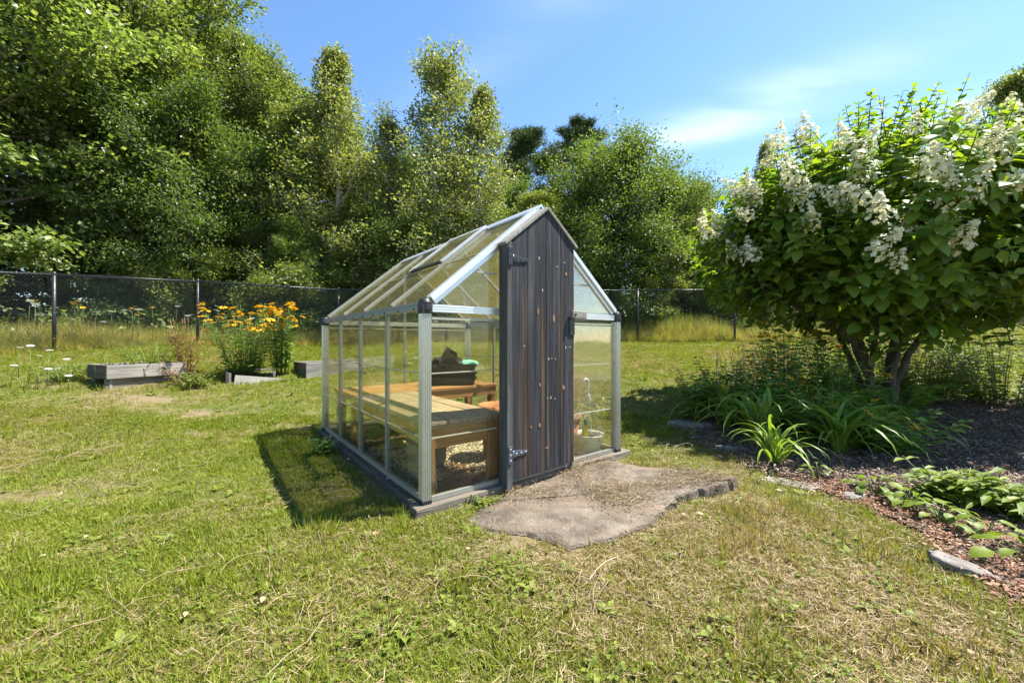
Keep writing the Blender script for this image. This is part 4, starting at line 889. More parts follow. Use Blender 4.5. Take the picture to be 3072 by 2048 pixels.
TREE = {
 'maple': make_tree(1, 11.5, .03, [(0, 3.4), (.3, 3.9), (.6, 3.5), (.85, 2.0), (1, .6)], 66, (-.12, .8), 10, 5, 22, .125, .10, M['maple'], B, .17, .22, .27, 1.4),
 'broadA': make_tree(2, 11.0, .03, BROAD, 62, (.0, .95), 10, 5, 19, .10, .066, M['decid'], B, .15, .42, .26),
 'broadB': make_tree(3, 9.0, .03, [(0, 2.4), (.3, 2.9), (.6, 2.6), (.85, 1.6), (1, .5)], 54, (.05, 1.0), 10, 5, 19, .095, .063, M['decid'], B, .13, .45, .24),
 'oak': make_tree(4, 7.0, .02, [(0, 2.6), (.3, 3.2), (.55, 3.2), (.75, 2.8), (.9, 2.0), (1, 1.3)], 92, (-.05, .95), 9, 5, 19, .098, .066, M['oak'], B, .15, .42, .28, 1.1, sub_len=.45, top=1.5),
 'aspenA': make_tree(5, 9.6, .04, [(0, 2.1), (.2, 2.3), (.45, 1.95), (.62, 1.5), (.76, 1.05), (.88, .62), (1, .25)], 62, (.25, 1.25), 6, 5, 12, .078, .064, M['aspen'], PB, .09, .9, .16, .4, jig=1.05, top=.25),
 'aspenB': make_tree(6, 9.6, .04, [(0, 2.3), (.25, 2.3), (.5, 1.8), (.62, 1.1), (.72, 1.6), (.88, 1.5), (1, .9)], 62, (.20, 1.25), 6, 5, 12, .08, .066, M['aspen'], PB, .09, .9, .17, .4, jig=1.05, top=.25),
 'shrubA': make_tree(7, 2.4, .02, [(0, 1.0), (.4, 1.2), (.8, .8), (1, .3)], 28, (.25, 1.2), 7, 4, 15, .075, .048, M['shrub'], B, .04, .6, .14),
 'shrubB': make_tree(8, 1.8, .02, [(0, .9), (.4, 1.0), (.8, .7), (1, .3)], 26, (.35, 1.25), 7, 4, 15, .065, .040, M['shrub'], B, .03, .7, .13),
 'pine': make_tree(9, 12.5, .10, [(.1, 3.0), (.45, 3.0), (.7, 2.4), (.88, 1.5), (1, .5)], 58, (.12, .6), 10, 4, 30, .21, .034, M['pine'], B, .16, .35, .17, .5, T_NEEDLE, .40, True),
 'ypine': make_tree(10, 3.6, .03, [(0, 1.25), (.4, 1.1), (.75, .6), (1, .15)], 36, (.15, .75), 8, 4, 34, .12, .014, M['ypine'], B, .05, .6, .08, .5, T_NEEDLE, .42, True),
}
def tree(kind, name, label, cat, x, y, s, rz, group, sxy=1.0):
    t = thing(name, label, cat, (x, y, gz(x, y) - .04), rz, group); t.scale = (s * sxy, s * sxy, s)
    link('trunk', TREE[kind][0], t); c = link('crown', TREE[kind][1], t); c['kind'] = 'stuff'; return t
G_F = 'trees along the fence'; G_B = 'trees deep in the wood'
for a in (
 ('maple','maple_tree','layered maple at the picture edge, its low boughs reaching over the fence','tree',-12.9,9.6,1.0,.3),
 ('broadA','broadleaf_tree','tallest broadleaf tree, its crown running out of the top of the picture','tree',-11.7,13.2,1.16,1.1,1.0),
 ('maple','maple_tree','second maple, set back between the edge maple and the tallest crown','tree',-14.6,12.8,1.12,2.2),
 ('broadA','broadleaf_tree','broadleaf tree sloping down to the sky beside the tallest crown','tree',-9.2,14.2,.88,2.7,.92),
 ('broadB','broadleaf_tree','lower broadleaf tree just before the first slender aspen','tree',-6.95,13.6,.80,.4,1.0),
 ('oak','oak_tree','dark leaved tree over the shadowy gap behind the fence','tree',-9.6,11.9,.85,4.0,.85),
 ('aspenA','aspen_tree','slender pointed aspen with loose top leaves against the sky','tree',-5.70,13.0,.95,.0,1.15),
 ('aspenB','aspen_tree','aspen with a round tuft of leaves on a bare upper stem','tree',-2.55,13.5,.95,.9,1.25),
 ('aspenA','aspen_tree','bushy aspen stepping down behind the greenhouse ridge','tree',-1.1,13.2,.86,2.0,1.05),
 ('aspenB','aspen_tree','shorter aspen filling the space between the two tall ones','tree',-4.1,13.9,.74,3.0,1.1),
 ('broadB','broadleaf_tree','light green tree beside the pines above the greenhouse ridge','tree',1.45,15.6,.60,2.9,.9),
 ('oak','oak_tree','big rounded dome shaped tree behind the wooden door','tree',4.0,15.0,.90,1.0,.98),
 ('oak','oak_tree','rounded tree shoulder sloping down beside the dome shaped tree','tree',6.2,15.8,.80,2.6,.85),
 ('pine','pine_tree','dark pine with open branches next to the bushy aspen','tree',.75,20.5,.82,.2,1.3),
 ('pine','pine_tree','dark pine top rising just behind the dome shaped tree','tree',4.2,23.5,.98,1.7,1.1),
 ('ypine','young_pine_tree','soft bright green young pine at the foot of the aspen','tree',-6.5,11.9,.95,.0),
 ('ypine','young_pine_tree','smaller young pine beside the bright green one','tree',-5.5,12.2,.72,2.0),
 ('aspenA','aspen_tree','thin distant aspen peeking over the flowering shrub','tree',13.0,20.5,1.0,1.0,.8),
 ('broadB','broadleaf_tree','small distant tree in the gap before the flowering shrub','tree',10.9,23.5,.92,2.0,.7),
 ('broadB','broadleaf_tree','dark tree against the sky behind the flowering shrub','tree',20.6,16.0,1.12,.5,.8),
): tree(*a[:8], group=G_F, sxy=a[8] if len(a) > 8 else 1.0)
for i, (x, y, k, s) in enumerate(((-20,14,'broadA',1.0),(-18.5,18,'broadB',1.3),(-15.5,17.5,'broadA',1.1),(-12.8,17.5,'broadA',1.08),(-10,18,'broadB',1.15),(-7.5,18,'broadB',.95),(-5,17.5,'oak',.95),(-2.7,17.5,'broadB',.80),(-.6,17.8,'oak',.8),(2.6,19,'oak',.75),(8.2,19,'broadB',.62),(11,17,'oak',.55),(14.5,18,'oak',.6),(18,18,'broadB',.7))):
    tree(k, 'background_tree', 'background tree in the dense wood behind the fence row', 'tree', x, y, s, i * 1.3, G_B)
for i, (x, y, k, s) in enumerate(((-14.2,8.0,'oak',.42),(-13.0,11.6,'broadB',.42),(-11.4,11.6,'oak',.42),(-10.2,13.6,'broadB',.40),(-8.3,12.6,'oak',.46),(-7.3,12.5,'broadB',.42),(-4.9,12.9,'broadB',.46),(-3.5,13.0,'oak',.50),(-2.0,13.2,'broadB',.44),(-.4,13.6,'oak',.50),(.8,13.8,'broadB',.52),(2.2,14.2,'oak',.55),(5.6,14.4,'broadB',.46),(7.4,14.4,'oak',.42),(9.0,14.8,'broadB',.40),(10.6,14.6,'oak',.38),(12.6,14.6,'broadB',.40),(15.0,14.5,'oak',.42),(-16.5,11.0,'maple',.6),(-18,9.5,'oak',.6))):
    tree(k, 'young_tree', 'young leafy tree filling the space under the tall trunks', 'tree', x, y, s, i * 2.1, 'young trees under the tall ones', 1.15)
# brush at the foot of the wood
rs = random.Random(4); G_S = 'bushes along the foot of the wood'
for i in range(26):
    x = -13.5 + i * 1.05 + rs.uniform(-.3, .3); y = float(fence_y(x)) + rs.uniform(1.2, 2.0) + (1.2 if -9.5 < x < -7 else 0)
    tree('shrubA' if i % 2 else 'shrubB', 'bush', 'leafy green bush at the foot of the wood behind the fence', 'bush', x, y, rs.uniform(.62, .95) * (.7 if x > 5 else 1), rs.uniform(0, 6), G_S)

# ------------------------------------------------------------------ flowering tree hydrangea
HX, HY = 5.05, 5.40; hz = gz(HX, HY)
hyd = thing('hydrangea_tree', 'large hydrangea shrub on bare stems covered in white flower cones', 'shrub', (HX, HY, hz))
q = np.random.default_rng(77)
CEN = np.array([5.0, 5.2, 2.58]); RAD = np.array([2.62, 1.65, 1.52])
stems = [[(-.10,.0,0),(-.28,-.12,.45),(-.55,-.2,.95),(-.85,-.25,1.15),(-1.35,-.3,1.35),(-1.9,-.3,1.75)], [(-.03,.05,0),(-.1,.1,.6),(-.25,.2,1.3),(-.5,.3,2.2),(-.7,.3,3.2)],
         [(.05,-.05,0),(.08,-.1,.7),(.1,-.15,1.5),(.3,-.3,2.5),(.35,-.3,3.6)], [(.12,.05,0),(.25,.0,.6),(.5,-.1,1.15),(.95,-.2,1.6),(1.6,-.3,2.3)], [(.15,.12,0),(.33,.25,.7),(.75,.45,1.4),(1.2,.6,2.3)],
         [(-.05,.1,0),(-.15,.35,.7),(-.2,.7,1.5),(-.1,1.0,2.4)], [(-.3,-.14,.48),(-.38,-.3,1.0),(-.55,-.7,1.6),(-.9,-1.0,2.2)], [(.5,-.1,1.15),(.75,-.5,1.5),(1.2,-.9,1.9)], [(.07,-.1,.72),(-.05,-.35,1.2),(.0,-.8,1.8),(.1,-1.1,2.5)]]
for k, s in enumerate(stems):
    r = .050 if k < 6 else .03; s = [np.array(p, float) for p in s]; pts = []
    for a, b in zip(s[:-1], s[1:]): pts += [a + (b - a) * t + q.normal(0, .014, 3) for t in (0, .34, .67)]
    pts.append(s[-1]); pts[0][2] -= .05 if k < 6 else 0
    rad = [max(.010, r * (1.25 - .25 * min(1, i / 2)) * (1 - .72 * i / (len(pts) - 1)) * (1 + .15 * q.random())) for i in range(len(pts))]
    MB().tube(pts, rad, 9).build('stem', M['hydbark'], hyd, True)
LV = []; PAN = []; shoots = MB()
n_sh = 1350; i = 0
while i < n_sh:
    v = nrm(q.normal(0, 1, (1, 3)))[0]
    rr = (.50 + .52 * q.random() ** .6) * (1 + .16 * math.sin(3.1 * math.atan2(v[1], v[0]) + 1.0) * (1 - abs(v[2])))
    p = CEN + RAD * v * rr
    if v[0] < -.35: p[2] -= .42 * (-v[0] - .35)
    zmin = 1.40 + .25 * math.sin(p[0] * 2.3) - .25 * (p[0] > 5.6)
    if p[2] < zmin: continue
    i += 1
    top = v[2] > .55 and rr > .85
    d = nrm((v * np.array([1, 1, .8]) * .8 + np.array([0, 0, .75 if not top else 1.5]) + q.normal(0, .28, 3))[None])[0]
    Ls = (.30 + .25 * q.random()) * (1.35 if top else 1); base = p - d * Ls * .9; npair = 5 + int(q.random() * 3) + (2 if top else 0)
    shoots.tube([base, base + d * Ls * .6, base + d * Ls], [.006, .0045, .002], 4)
    side0 = nrm(np.cross(d, q.normal(0, 1, 3))[None])[0]
    for j in range(npair):
        f = .12 + .88 * j / npair; c = base + d * Ls * f; s0 = side0 if j % 2 else np.cross(d, side0)
        for sg in (1, -1):
            A = s0 * sg + d * (.25 + .35 * f) - np.array([0, 0, .30 * (1 - f) + .1]) + q.normal(0, .18, 3)
            lf = (.185 if not top else .125) * (1.05 - .5 * f) * (.75 + .5 * q.random()) * (1 if rr > .7 else 1.0)
            LV.append((c, A, d * .8 + np.array([.12, 0, .75]) + q.normal(0, .22, 3), lf))
    facing = v[1] < .35
    if rr > .80 and facing and q.random() < (.13 if p[2] > 2.1 else .07) + (.13 if 2.0 < p[2] < 3.4 else 0) + (.16 if v[0] < -.3 and p[2] > 2.1 else 0) and not (v[2] > .5 and q.random() < .75):
        PAN.append((base + d * Ls * .95, d))
sh = shoots.build('twigs', M['hydbark'], hyd, loc=(-HX, -HY, -hz)); sh['kind'] = 'stuff'
P = np.array([l[0] for l in LV]); A = np.array([l[1] for l in LV]); N_ = np.array([l[2] for l in LV]); L = np.array([l[3] for l in LV])
score = L / np.maximum(P[:, 1], 1) * np.where((P[:, 0] < 1.25 * P[:, 1]), 1, .2) * np.where(((P - CEN) / RAD)[:, 1] < .1, 1, .3) * np.where(np.linalg.norm((P - CEN) / RAD, axis=1) > .86, 1, .35)
near = np.argsort(-score)[:290]; rest = np.ones(len(P), bool); rest[near] = False
V, Fc = leaf_arrays(T_LEAF[0], T_LEAF[1], P[rest], A[rest], N_[rest], L[rest], L[rest] * .72)
fo_ = link('foliage', mesh_np('foliage', V, Fc, M['hyd']), hyd, (-HX, -HY, -hz)); fo_['kind'] = 'stuff'
leaf_me = []
for k in range(3):
    tv = T_LEAFHI[0].copy(); tv[:, 1] *= .68; tv[:, 2] += tv[:, 0] ** 2 * (-.07 * k); leaf_me.append(mesh_np('leaf', tv, T_LEAFHI[1], M['hyd'], True))
def basis(a, n_):
    a = Vector(a).normalized(); s = Vector(n_).cross(a).normalized(); u = a.cross(s); return Matrix((a, s, u)).transposed()
for k in near:
    o = link('leaf', leaf_me[k % 3], hyd, Vector(P[k]) - Vector((HX, HY, hz)), basis(A[k], N_[k]).to_euler(), float(L[k]))
def panicle(seed, Lp=.24, n=115):
    q = np.random.default_rng(seed); P = []; A = []; N_ = []; Ls = []
    for i in range(n):
        f = ((i + .5) / n) ** 1.15; r = .105 * (1 - f) ** .8 * (.35 + .75 * q.random()) + .006; a = i * 2.399 + q.normal(0, .3); c = np.array([r * math.cos(a), r * math.sin(a), f * Lp + q.normal(0, .012)])
        o = nrm((np.array([math.cos(a), math.sin(a), .75 + f]) + q.normal(0, .40, 3))[None])[0]; x = nrm(np.cross(o, [.3, .2, 1])[None])[0]; y = np.cross(o, x); big = q.random() < .72 - .45 * f
        for k in range(4):
            b = k * PI / 2 + q.random() * .3; P.append(c); A.append(x * math.cos(b) + y * math.sin(b) + o * (.10 + .2 * q.random())); N_.append(o); Ls.append((.0235 if big else .0095) * (.8 + .4 * q.random()))
    Ls = np.array(Ls); V, Fc = leaf_arrays(T_LEAF[0], T_LEAF[1], np.array(P), np.array(A), np.array(N_), Ls, Ls * .95)
    return mesh_np('flower_panicle', V, Fc, M['hydflower'])
pan_me = [panicle(s) for s in range(5)]
for k, (p, d) in enumerate(PAN[:280]):
    d = nrm((d + np.array([0, 0, .25]) + q.normal(0, .22, 3))[None])[0]
    link('flower_panicle', pan_me[k % 5], hyd, Vector(p) - Vector((HX, HY, hz)), Vector(d).to_track_quat('Z', 'Y').to_euler(), float(.80 + .5 * q.random()))

# ------------------------------------------------------------------ perennials
def daisy_mesh(r=.032, n=10, seed=0):
    q = np.random.default_rng(seed); b = np.arange(n) * 2 * PI / n + q.normal(0, .08, n); A = np.stack([np.cos(b), np.sin(b), .12 + q.normal(0, .12, n)], 1)
    P = np.zeros((n, 3)); V, Fc = leaf_arrays(T_LEAF[0], T_LEAF[1], P + A * .006, A, np.tile([0, 0, 1.0], (n, 1)), r, .014)
    return mesh_np('petals', V, Fc, M['yellow'])
daisies = [daisy_mesh(seed=s) for s in range(3)]
disc_me = MB().lathe([(.0, .010), (.005, .009), (.009, .003), (.008, -.003), (0, -.004)], 10).mesh('flower_disc', M['disc'], True)
def flower(parent, p, r=1.0, tilt=(0, 0), k=0):
    f = link('flower_head', daisies[k % 3], parent, p, (tilt[0], tilt[1], k * 1.1), r); link('flower_disc', disc_me, f); return f
def leafy(name, label, cat, x, y, n_st, h, spread, leafL, mat, flowers=0, group=None, seed=0, pairs=7, fl=1.0, stem='stem', droop=.2, top_leaf=1.0, wl=.5, z0=None):
    q = np.random.default_rng(seed); t = thing(name, label, cat, (x, y, gz(x, y) if z0 is None else z0), 0, group); P = []; A = []; N_ = []; Ls = []
    for i in range(n_st):
        a = q.random() * 6.28; r0 = .35 * spread * math.sqrt(q.random()); b = np.array([r0 * math.cos(a), r0 * math.sin(a), -.01]); hh = h * (.68 + .4 * q.random())
        lean = np.array([math.cos(a), math.sin(a), 0]) * spread * (.35 + .65 * q.random()) * (r0 / (.35 * spread + 1e-6)); tip = b + lean + np.array([0, 0, hh]); mid = b + lean * .35 + np.array([0, 0, hh * .55])
        MB().tube([b, mid, tip], [.0045, .0038, .0022], 5).build('stem', M[stem], t, True)
        for j in range(pairs):
            f = .12 + .86 * (j + q.random() * .6) / pairs; c = (1 - f) ** 2 * b + 2 * f * (1 - f) * mid + f * f * tip; az = j * 1.57 + q.random() * .5
            for sg in (0, PI):
                P.append(c); A.append([math.cos(az + sg), math.sin(az + sg), .35 - droop * 2 * q.random()]); N_.append(np.array([0, 0, 1.0]) + q.normal(0, .25, 3)); Ls.append(leafL * (1.15 - .6 * f * top_leaf) * (.7 + .55 * q.random()))
        if i < flowers: flower(t, tip + np.array([0, 0, .005]), fl * (.85 + .35 * q.random()), (q.normal(.25, .35), q.normal(.1, .35)), i)
    if P:
        Ls = np.array(Ls); V, Fc = leaf_arrays(T_LEAF[0], T_LEAF[1], np.array(P), np.array(A), np.array(N_), Ls, Ls * wl); f = link('foliage', mesh_np('foliage', V, Fc, M[mat]), t); f['kind'] = 'stuff'
    return t
# daylilies
def blade_mesh(seed):
    q = np.random.default_rng(seed); n = 9; L = 1.0; vs = []; fs = []; ang = 1.25 + .2 * q.random(); x = z = 0
    for i in range(n):
        f = i / (n - 1); w = .016 * (1 - f ** 2.2) * (.6 + .8 * min(1, f * 4)) + .0008
        vs += [(x, -w, z + .004), (x, 0, z), (x, w, z + .004)]
        ang -= (.20 + .28 * f) * (.75 + .5 * q.random()); x += math.cos(ang) * L / (n - 1); z += math.sin(ang) * L / (n - 1)
    for i in range(n - 1):
        for k in (0, 1): fs.append((i*3+k, i*3+k+1, i*3+k+4, i*3+k+3))
    return mesh_np('leaf_blade', vs, fs, M['lily'], True)
blades = [blade_mesh(s) for s in range(7)]
rs = random.Random(8)
for (x, y, nb, s, lab) in ((2.28,3.42,34,.48,'upright daylily clump closest to the flagstone, with narrow blades'),(2.55,4.05,46,.72,'wide arching daylily clump behind the small upright one'),(2.50,4.62,44,.70,'arching daylily clump at the lawn edge of the bed'),(2.62,5.12,38,.60,'daylily clump farthest up the lawn edge of the bed'),
        (3.02,3.66,40,.66,'daylily clump leaning over the dark mulch by the yellow daisies'),(3.35,4.35,42,.68,'daylily clump deep in the shade before the trunks'),(3.75,4.05,30,.60,'sparse daylily clump nearest the hydrangea trunks')):
    t = thing('daylily', lab, 'plant', (x, y, gz(x, y) + .01), 0, 'daylily clumps')
    for i in range(int(nb * 1.3)):
        a = rs.uniform(0, 6.28); r = rs.uniform(0, .07)
        link('leaf_blade', rs.choice(blades), t, (r * math.cos(a), r * math.sin(a), 0), (rs.uniform(-.25, .25), rs.uniform(-.75, .10), a), s * 1.22 * rs.uniform(.65, 1.2))
for k, a in enumerate(((2.95,4.55,9,.62,.35,2),(3.25,4.85,9,.85,.4,3),(3.55,5.15,9,1.05,.4,3),(2.75,5.0,8,.60,.35,2),(3.9,4.75,9,.70,.4,3),(3.15,4.1,9,.45,.4,2),(3.55,3.75,8,.36,.45,3),(4.2,5.35,8,.9,.4,2),(2.35,4.95,8,.5,.35,1))):
    leafy('false_sunflower', ('leafy perennial with orange yellow daisies, ' + ('short one before the daylily clump','of middling height beside the dry stalks','tallest one standing against the lawn','at the lawn corner of the bed','just before the hydrangea trunks','hidden low among the daylily blades','sprawling onto the dark mulch with open daisies','behind the trunk base in deep shade','small one at the edge beside dry stalks')[k]), 'plant', a[0], a[1], a[2] * 3, a[3] * 1.25, a[4] * 1.15, .135, 'peren', a[5] + 4, 'orange yellow daisies in the bed', 100 + k, 11, 1.35)
t = thing('dry_stalks', 'tall thin brown dry stalks standing above the daylilies', 'plant', (2.75, 4.75, gz(2.75, 4.75))); rs2 = random.Random(3)
for i in range(26):
    a, r = rs2.uniform(0, 6.28), rs2.uniform(0, .55); x, y = r * math.cos(a), r * math.sin(a) * .7; h = rs2.uniform(.65, 1.05); lx = rs2.uniform(-.1, .1)
    m = MB().tube([(x, y, 0), (x + lx * .5, y, h * .5), (x + lx, y + .02, h)], [.004, .0035, .002], 5)
    for j in range(3): zz = h * (.75 + .08 * j); m.tube([(x + lx * .8, y + .01, zz), (x + lx * .8 + rs2.uniform(-.07, .07), y, zz + .08)], [.0025, .0015], 4)
    m.build('stalk', M['drystem'], t)
# fern at the foot of the trunks
t = thing('fern', 'green fern spreading at the foot of the hydrangea trunks', 'fern', (4.75, 4.85, gz(4.75, 4.85)))
def frond(seed):
    P = []; A = []; N_ = []; Ls = []
    for i in range(22):
        f = i / 22
        for sg in (1, -1): P.append((f * .6, 0, .25 * math.sin(f * 2.4) )); A.append((.35, sg, -.1)); N_.append((0, 0, 1)); Ls.append(.13 * math.sin(PI * (.12 + .86 * f)) + .01)
    Ls = np.array(Ls); V, Fc = leaf_arrays(T_LEAF[0], T_LEAF[1], np.array(P, float), np.array(A, float), np.array(N_, float), Ls, Ls * .28 + .006); return mesh_np('frond', V, Fc, M['peren'])
fr = frond(0)
for i in range(11): link('frond', fr, t, (0, 0, .02), (rs.uniform(-.2, .2), rs.uniform(-.5, .1), i * .571 + rs.uniform(-.2, .2)), rs.uniform(.75, 1.15))
# leafy shrubs lit from behind, at the back of the bed
for k, a in enumerate(((6.0,5.75,26,.95,.75),(6.9,5.6,26,1.05,.8),(7.8,5.5,24,1.1,.8),(6.5,6.6,26,1.15,.8),(7.6,6.6,24,1.2,.8),(5.6,6.7,20,.85,.7))):
    leafy('spirea_bush', ('leafy bush with thin stems at the mulch edge beside the trunks','leafy bush in the middle of the row beyond the mulch','leafy bush at the picture edge beyond the mulch','tall yellow green bush behind the mulch edge row','tall yellow green bush at the picture edge, second row','low leafy bush directly behind the trunks')[k], 'bush', a[0], a[1], int(a[2] * 1.6), a[3], a[4], .115, 'shrub', 0, 'leafy bushes behind the bed', 200 + k, 16, droop=.15, wl=.42)
# low lime green plants in the sun
for k, (x, y, nl, s, lab) in enumerate(((2.50,2.72,16,.115,'low lime green broad leaved plant nearest the flagstone'),(2.52,2.50,14,.10,'lime green broad leaved plant second from the flagstone'),(2.50,2.30,15,.11,'lime green broad leaved plant in the middle of the sunny row'),(2.52,2.12,10,.10,'small lime green plant above the pale edging stone'),(2.42,1.86,12,.13,'green broad leaved plant at the picture edge below the others'),(2.33,3.02,8,.07,'tiny green seedling at the tip of the flagstone'))):
    t = thing('hosta', lab, 'plant', (x, y, gz(x, y) + .015), k, 'low lime green plants')
    for i in range(nl):
        a = i * 2.4 + rs.uniform(-.3, .3); f = .35 + .65 * i / nl; st = s * f * 1.25; hx, hy, hz_ = st * math.cos(a), st * math.sin(a), .03 + .13 * (1 - f * .75)
        MB().tube([(0, 0, 0), (hx * .6, hy * .6, hz_ * .8), (hx, hy, hz_)], [.003, .0025, .002], 5).build('stem', M['stem'], t, True)
        me = leaf_me_l[i % 2] if 'leaf_me_l' in globals() else None
        if me is None:
            leaf_me_l = []
            for j in range(2):
                tv = T_LEAFHI[0].copy(); tv[:, 1] *= .80 - .2 * j; tv[:, 2] -= tv[:, 0] ** 2 * .12; leaf_me_l.append(mesh_np('leaf', tv, T_LEAFHI[1], M['lime'], True))
            me = leaf_me_l[i % 2]
        link('leaf', me, t, (hx, hy, hz_), (rs.uniform(-.25, .25), rs.uniform(-.1, .35), a), s * .78 * rs.uniform(.75, 1.15))
for k, (x, y, n_, h, lab) in enumerate(((2.98,2.62,20,.26,'yellow green spreading shrublet in the sun on the mulch'),(3.15,2.36,18,.24,'yellow green shrublet at the picture edge in the sun'))):
    leafy('peony_plant', lab, 'plant', x, y, n_, h, .34, .13, 'lime', 0, 'yellow green shrublets', 300 + k, 5, droop=.25, wl=.36, top_leaf=.2)

# ------------------------------------------------------------------ raised beds on the slope
def raised_bed(label, c, a, l, w, z0, h, rows, seed, slump=0.0):
    ang = math.atan2(a[1], a[0]); t = thing('raised_bed', label, 'planter', (c[0], c[1], z0), ang, 'raised beds on the slope'); hh = h / rows
    for j in range(rows):
        for k, (x0, x1, y0, y1) in enumerate(((0, l, 0, .04), (0, l, w - .04, w), (0, .04, .041, w - .041), (l - .04, l, .041, w - .041))):
            o = MB().box(x0, x1, y0, y1, j * hh, (j + 1) * hh - .004).build('plank', M['greywood_x'] if k < 2 else M['beamwood_y'], t, bevel=.004)
            if slump and k == 0: o.rotation_euler = (-.30, .14, 0); o.location = (.10, -.22, -.02)
            if slump and k == 3: o.location = (-.05, .15, -.10); o.rotation_euler = (.1, .3, .2)
    for (x, y) in ((.06, .06), (l - .06, .06), (.06, w - .06), (l - .06, w - .06)): MB().box(x - .018, x + .018, y - .018, y + .018, -.16, h * .92).build('corner_stake', M['greywood'], t)
    m = MB(); nx = 9; q = random.Random(seed); vs = [(.041 + (l - .082) * i / nx, .041 + (w - .082) * j / nx, h * .72 + .04 * q.random() - (slump * .10)) for j in range(nx + 1) for i in range(nx + 1)]
    m.add(vs, [(j*(nx+1)+i, j*(nx+1)+i+1, (j+1)*(nx+1)+i+1, (j+1)*(nx+1)+i) for j in range(nx) for i in range(nx)]).build('soil', M['soil'], t, True); return t
(c, a, l, w) = BEDS3[0]; raised_bed('grey plank raised bed, whole and nearest the picture edge', c, a, l, w, .50, .21, 1, 1)
m = MB().box(.0, .92, .05, .09, -.16, -.004); bedl = bpy.data.objects['raised_bed']; m.build('plank', M['beamwood'], bedl, bevel=.003)
(c, a, l, w) = BEDS3[1]; raised_bed('collapsed grey raised bed with one plank fallen forward', c, a, l, w, gz(c[0] + .2, c[1] + .2) - .03, .20, 1, 2, 1.0)
(c, a, l, w) = BEDS3[2]; raised_bed('two plank raised bed half hidden behind the greenhouse', c, a, l, w, gz(c[0], c[1]) - .02, .30, 2, 3)
# flowers in and round the beds
leafy('rudbeckia', 'tall clump of orange yellow daisies in the collapsed bed', 'plant', -4.95, 7.30, 60, 1.22, .66, .12, 'peren', 46, 'tall yellow daisies by the beds', 400, 13, 2.0, wl=.34)
leafy('rudbeckia', 'second tall stand of orange yellow daisies, nearer the greenhouse', 'plant', -4.35, 7.45, 36, 1.25, .36, .12, 'peren', 30, 'tall yellow daisies by the beds', 401, 13, 2.0, wl=.34)
leafy('withered_plant', 'brown withered dock plant beside the fence post', 'plant', -5.75, 7.05, 16, 1.0, .38, .10, 'dryleaf', 0, None, 402, 18, stem='drystem', wl=.3)
leafy('withered_plant', 'low orange brown withered weeds before the collapsed bed', 'plant', -5.45, 6.62, 16, .42, .45, .07, 'dryleaf', 1, None, 403, 6, 1.5, stem='drystem', wl=.3)
leafy('weed_clump', 'green weedy clump between the two raised beds', 'plant', -5.15, 6.45, 16, .30, .35, .09, 'shrub', 0, 'weeds round the raised beds', 404, 6)
leafy('weed_clump', 'tall yellow green weeds growing in the whole raised bed', 'plant', -6.25, 6.85, 34, .44, .62, .085, 'lime', 0, 'weeds round the raised beds', 405, 7, wl=.35, z0=.62)
leafy('weed_clump', 'green weeds at the outer end of the whole raised bed', 'plant', -7.0, 6.25, 22, .28, .42, .08, 'shrub', 0, 'weeds round the raised beds', 406, 6)
leafy('weed_clump', 'green weeds along the base of the greenhouse side wall', 'plant', *gh_w(-.22, 1.7), 12, .17, .20, .06, 'peren', 0, 'weeds round the raised beds', 407, 5, wl=.7)
leafy('weed_clump', 'small green weed tuft at the front of the base timber', 'plant', *gh_w(.32, -.14), 10, .08, .12, .035, 'lime', 0, 'weeds round the raised beds', 408, 4)
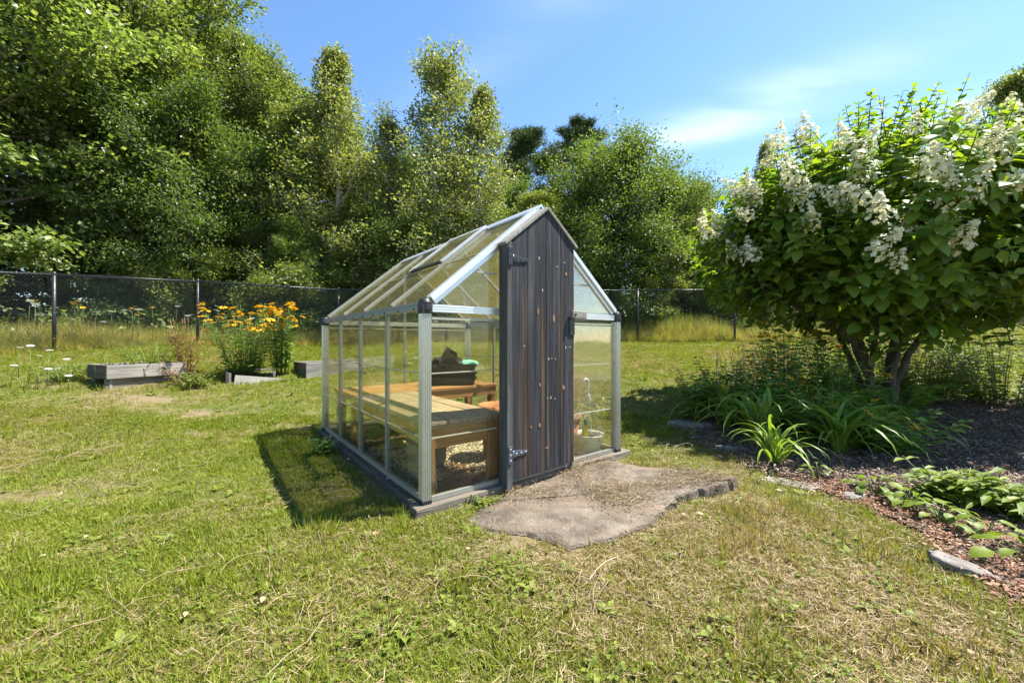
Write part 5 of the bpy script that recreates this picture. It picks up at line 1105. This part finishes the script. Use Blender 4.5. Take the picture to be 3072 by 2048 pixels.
# white umbels
def umbel_mesh(seed, r=.055):
    q = np.random.default_rng(seed); P = []; A = []; N_ = []; Ls = []; m = 34
    for i in range(m):
        rr = r * math.sqrt((i + .5) / m); a = i * 2.399; c = np.array([rr * math.cos(a), rr * math.sin(a), .006 * (1 - rr / r) + q.normal(0, .002)])
        for k in range(4): b = k * 1.571 + q.random(); P.append(c); A.append((math.cos(b), math.sin(b), .15)); N_.append((0, 0, 1)); Ls.append(.0105)
    V, Fc = leaf_arrays(T_DIA[0], T_DIA[1], np.array(P), np.array(A, float), np.array(N_, float), np.array(Ls), np.array(Ls) * .95); return mesh_np('umbel', V, Fc, M['umbel'])
um = [umbel_mesh(s) for s in range(3)]
ust = MB().tube([(0, 0, 0), (.01, .005, .5), (0, 0, .985)], [.004, .003, .002], 5)
for k in range(8): ust.tube([(0, 0, .955), (.035 * math.cos(k * .785), .035 * math.sin(k * .785), .996)], .001, 3)
ust = ust.mesh('stem', M['stem'], True)
rs = random.Random(12)
def umb(x, y, h, label, group, s=1.0):
    t = thing('wild_carrot', label, 'wildflower', (x, y, gz(x, y)), rs.uniform(0, 6), group); t.rotation_euler = (rs.uniform(-.12, .12), rs.uniform(-.12, .12), rs.uniform(0, 6))
    link('stem', ust, t, None, None, (1, 1, h)); link('umbel', rs.choice(um), t, (0, 0, h), (rs.uniform(-.3, .3), rs.uniform(-.3, .3), 0), s)
for (x, y, h) in ((-7.15,5.85,.62),(-6.95,5.9,.56),(-7.05,5.85,.48),(-6.85,6.05,.40),(-7.35,5.8,.32),(-6.95,5.8,.33),(-6.85,5.85,.30),(-6.72,5.9,.30),(-6.45,6.15,.34),(-6.95,5.65,.22),(-6.55,5.85,.22),(-7.6,6.1,.5)):
    umb(x, y, h, 'white flat topped wildflower standing in the lawn before the raised bed', 'white umbels on the lawn', .75)
for i in range(150):
    z_ = i % 3
    if z_ == 0: x = rs.gauss(-3.5, .55); y = float(fence_y(x)) + rs.uniform(.2, 1.1)
    elif z_ == 1: x = rs.uniform(-3.2, 1.6); y = float(fence_y(x)) + rs.uniform(-.3, 1.2)
    else: x = rs.uniform(-11, 2); y = float(fence_y(x)) + rs.uniform(.1, 1.3)
    umb(x, y, rs.uniform(.45, .95), 'white flat topped wildflower in the tall grass at the fence', 'white umbels at the fence', rs.uniform(.9, 1.5))
for i in range(22):
    x = rs.uniform(-9.5, -6); y = float(fence_y(x)) + rs.uniform(.3, 1.0); h = rs.uniform(.6, .95)
    t = thing('goldenrod', 'yellow flowered weed in the tall grass behind the fence', 'wildflower', (x, y, gz(x, y)), 0, 'yellow weeds behind the fence'); link('stem', ust, t, None, None, (1, 1, h)); flower(t, (0, 0, h), 1.5, (rs.uniform(-.5, .5), .3), i)
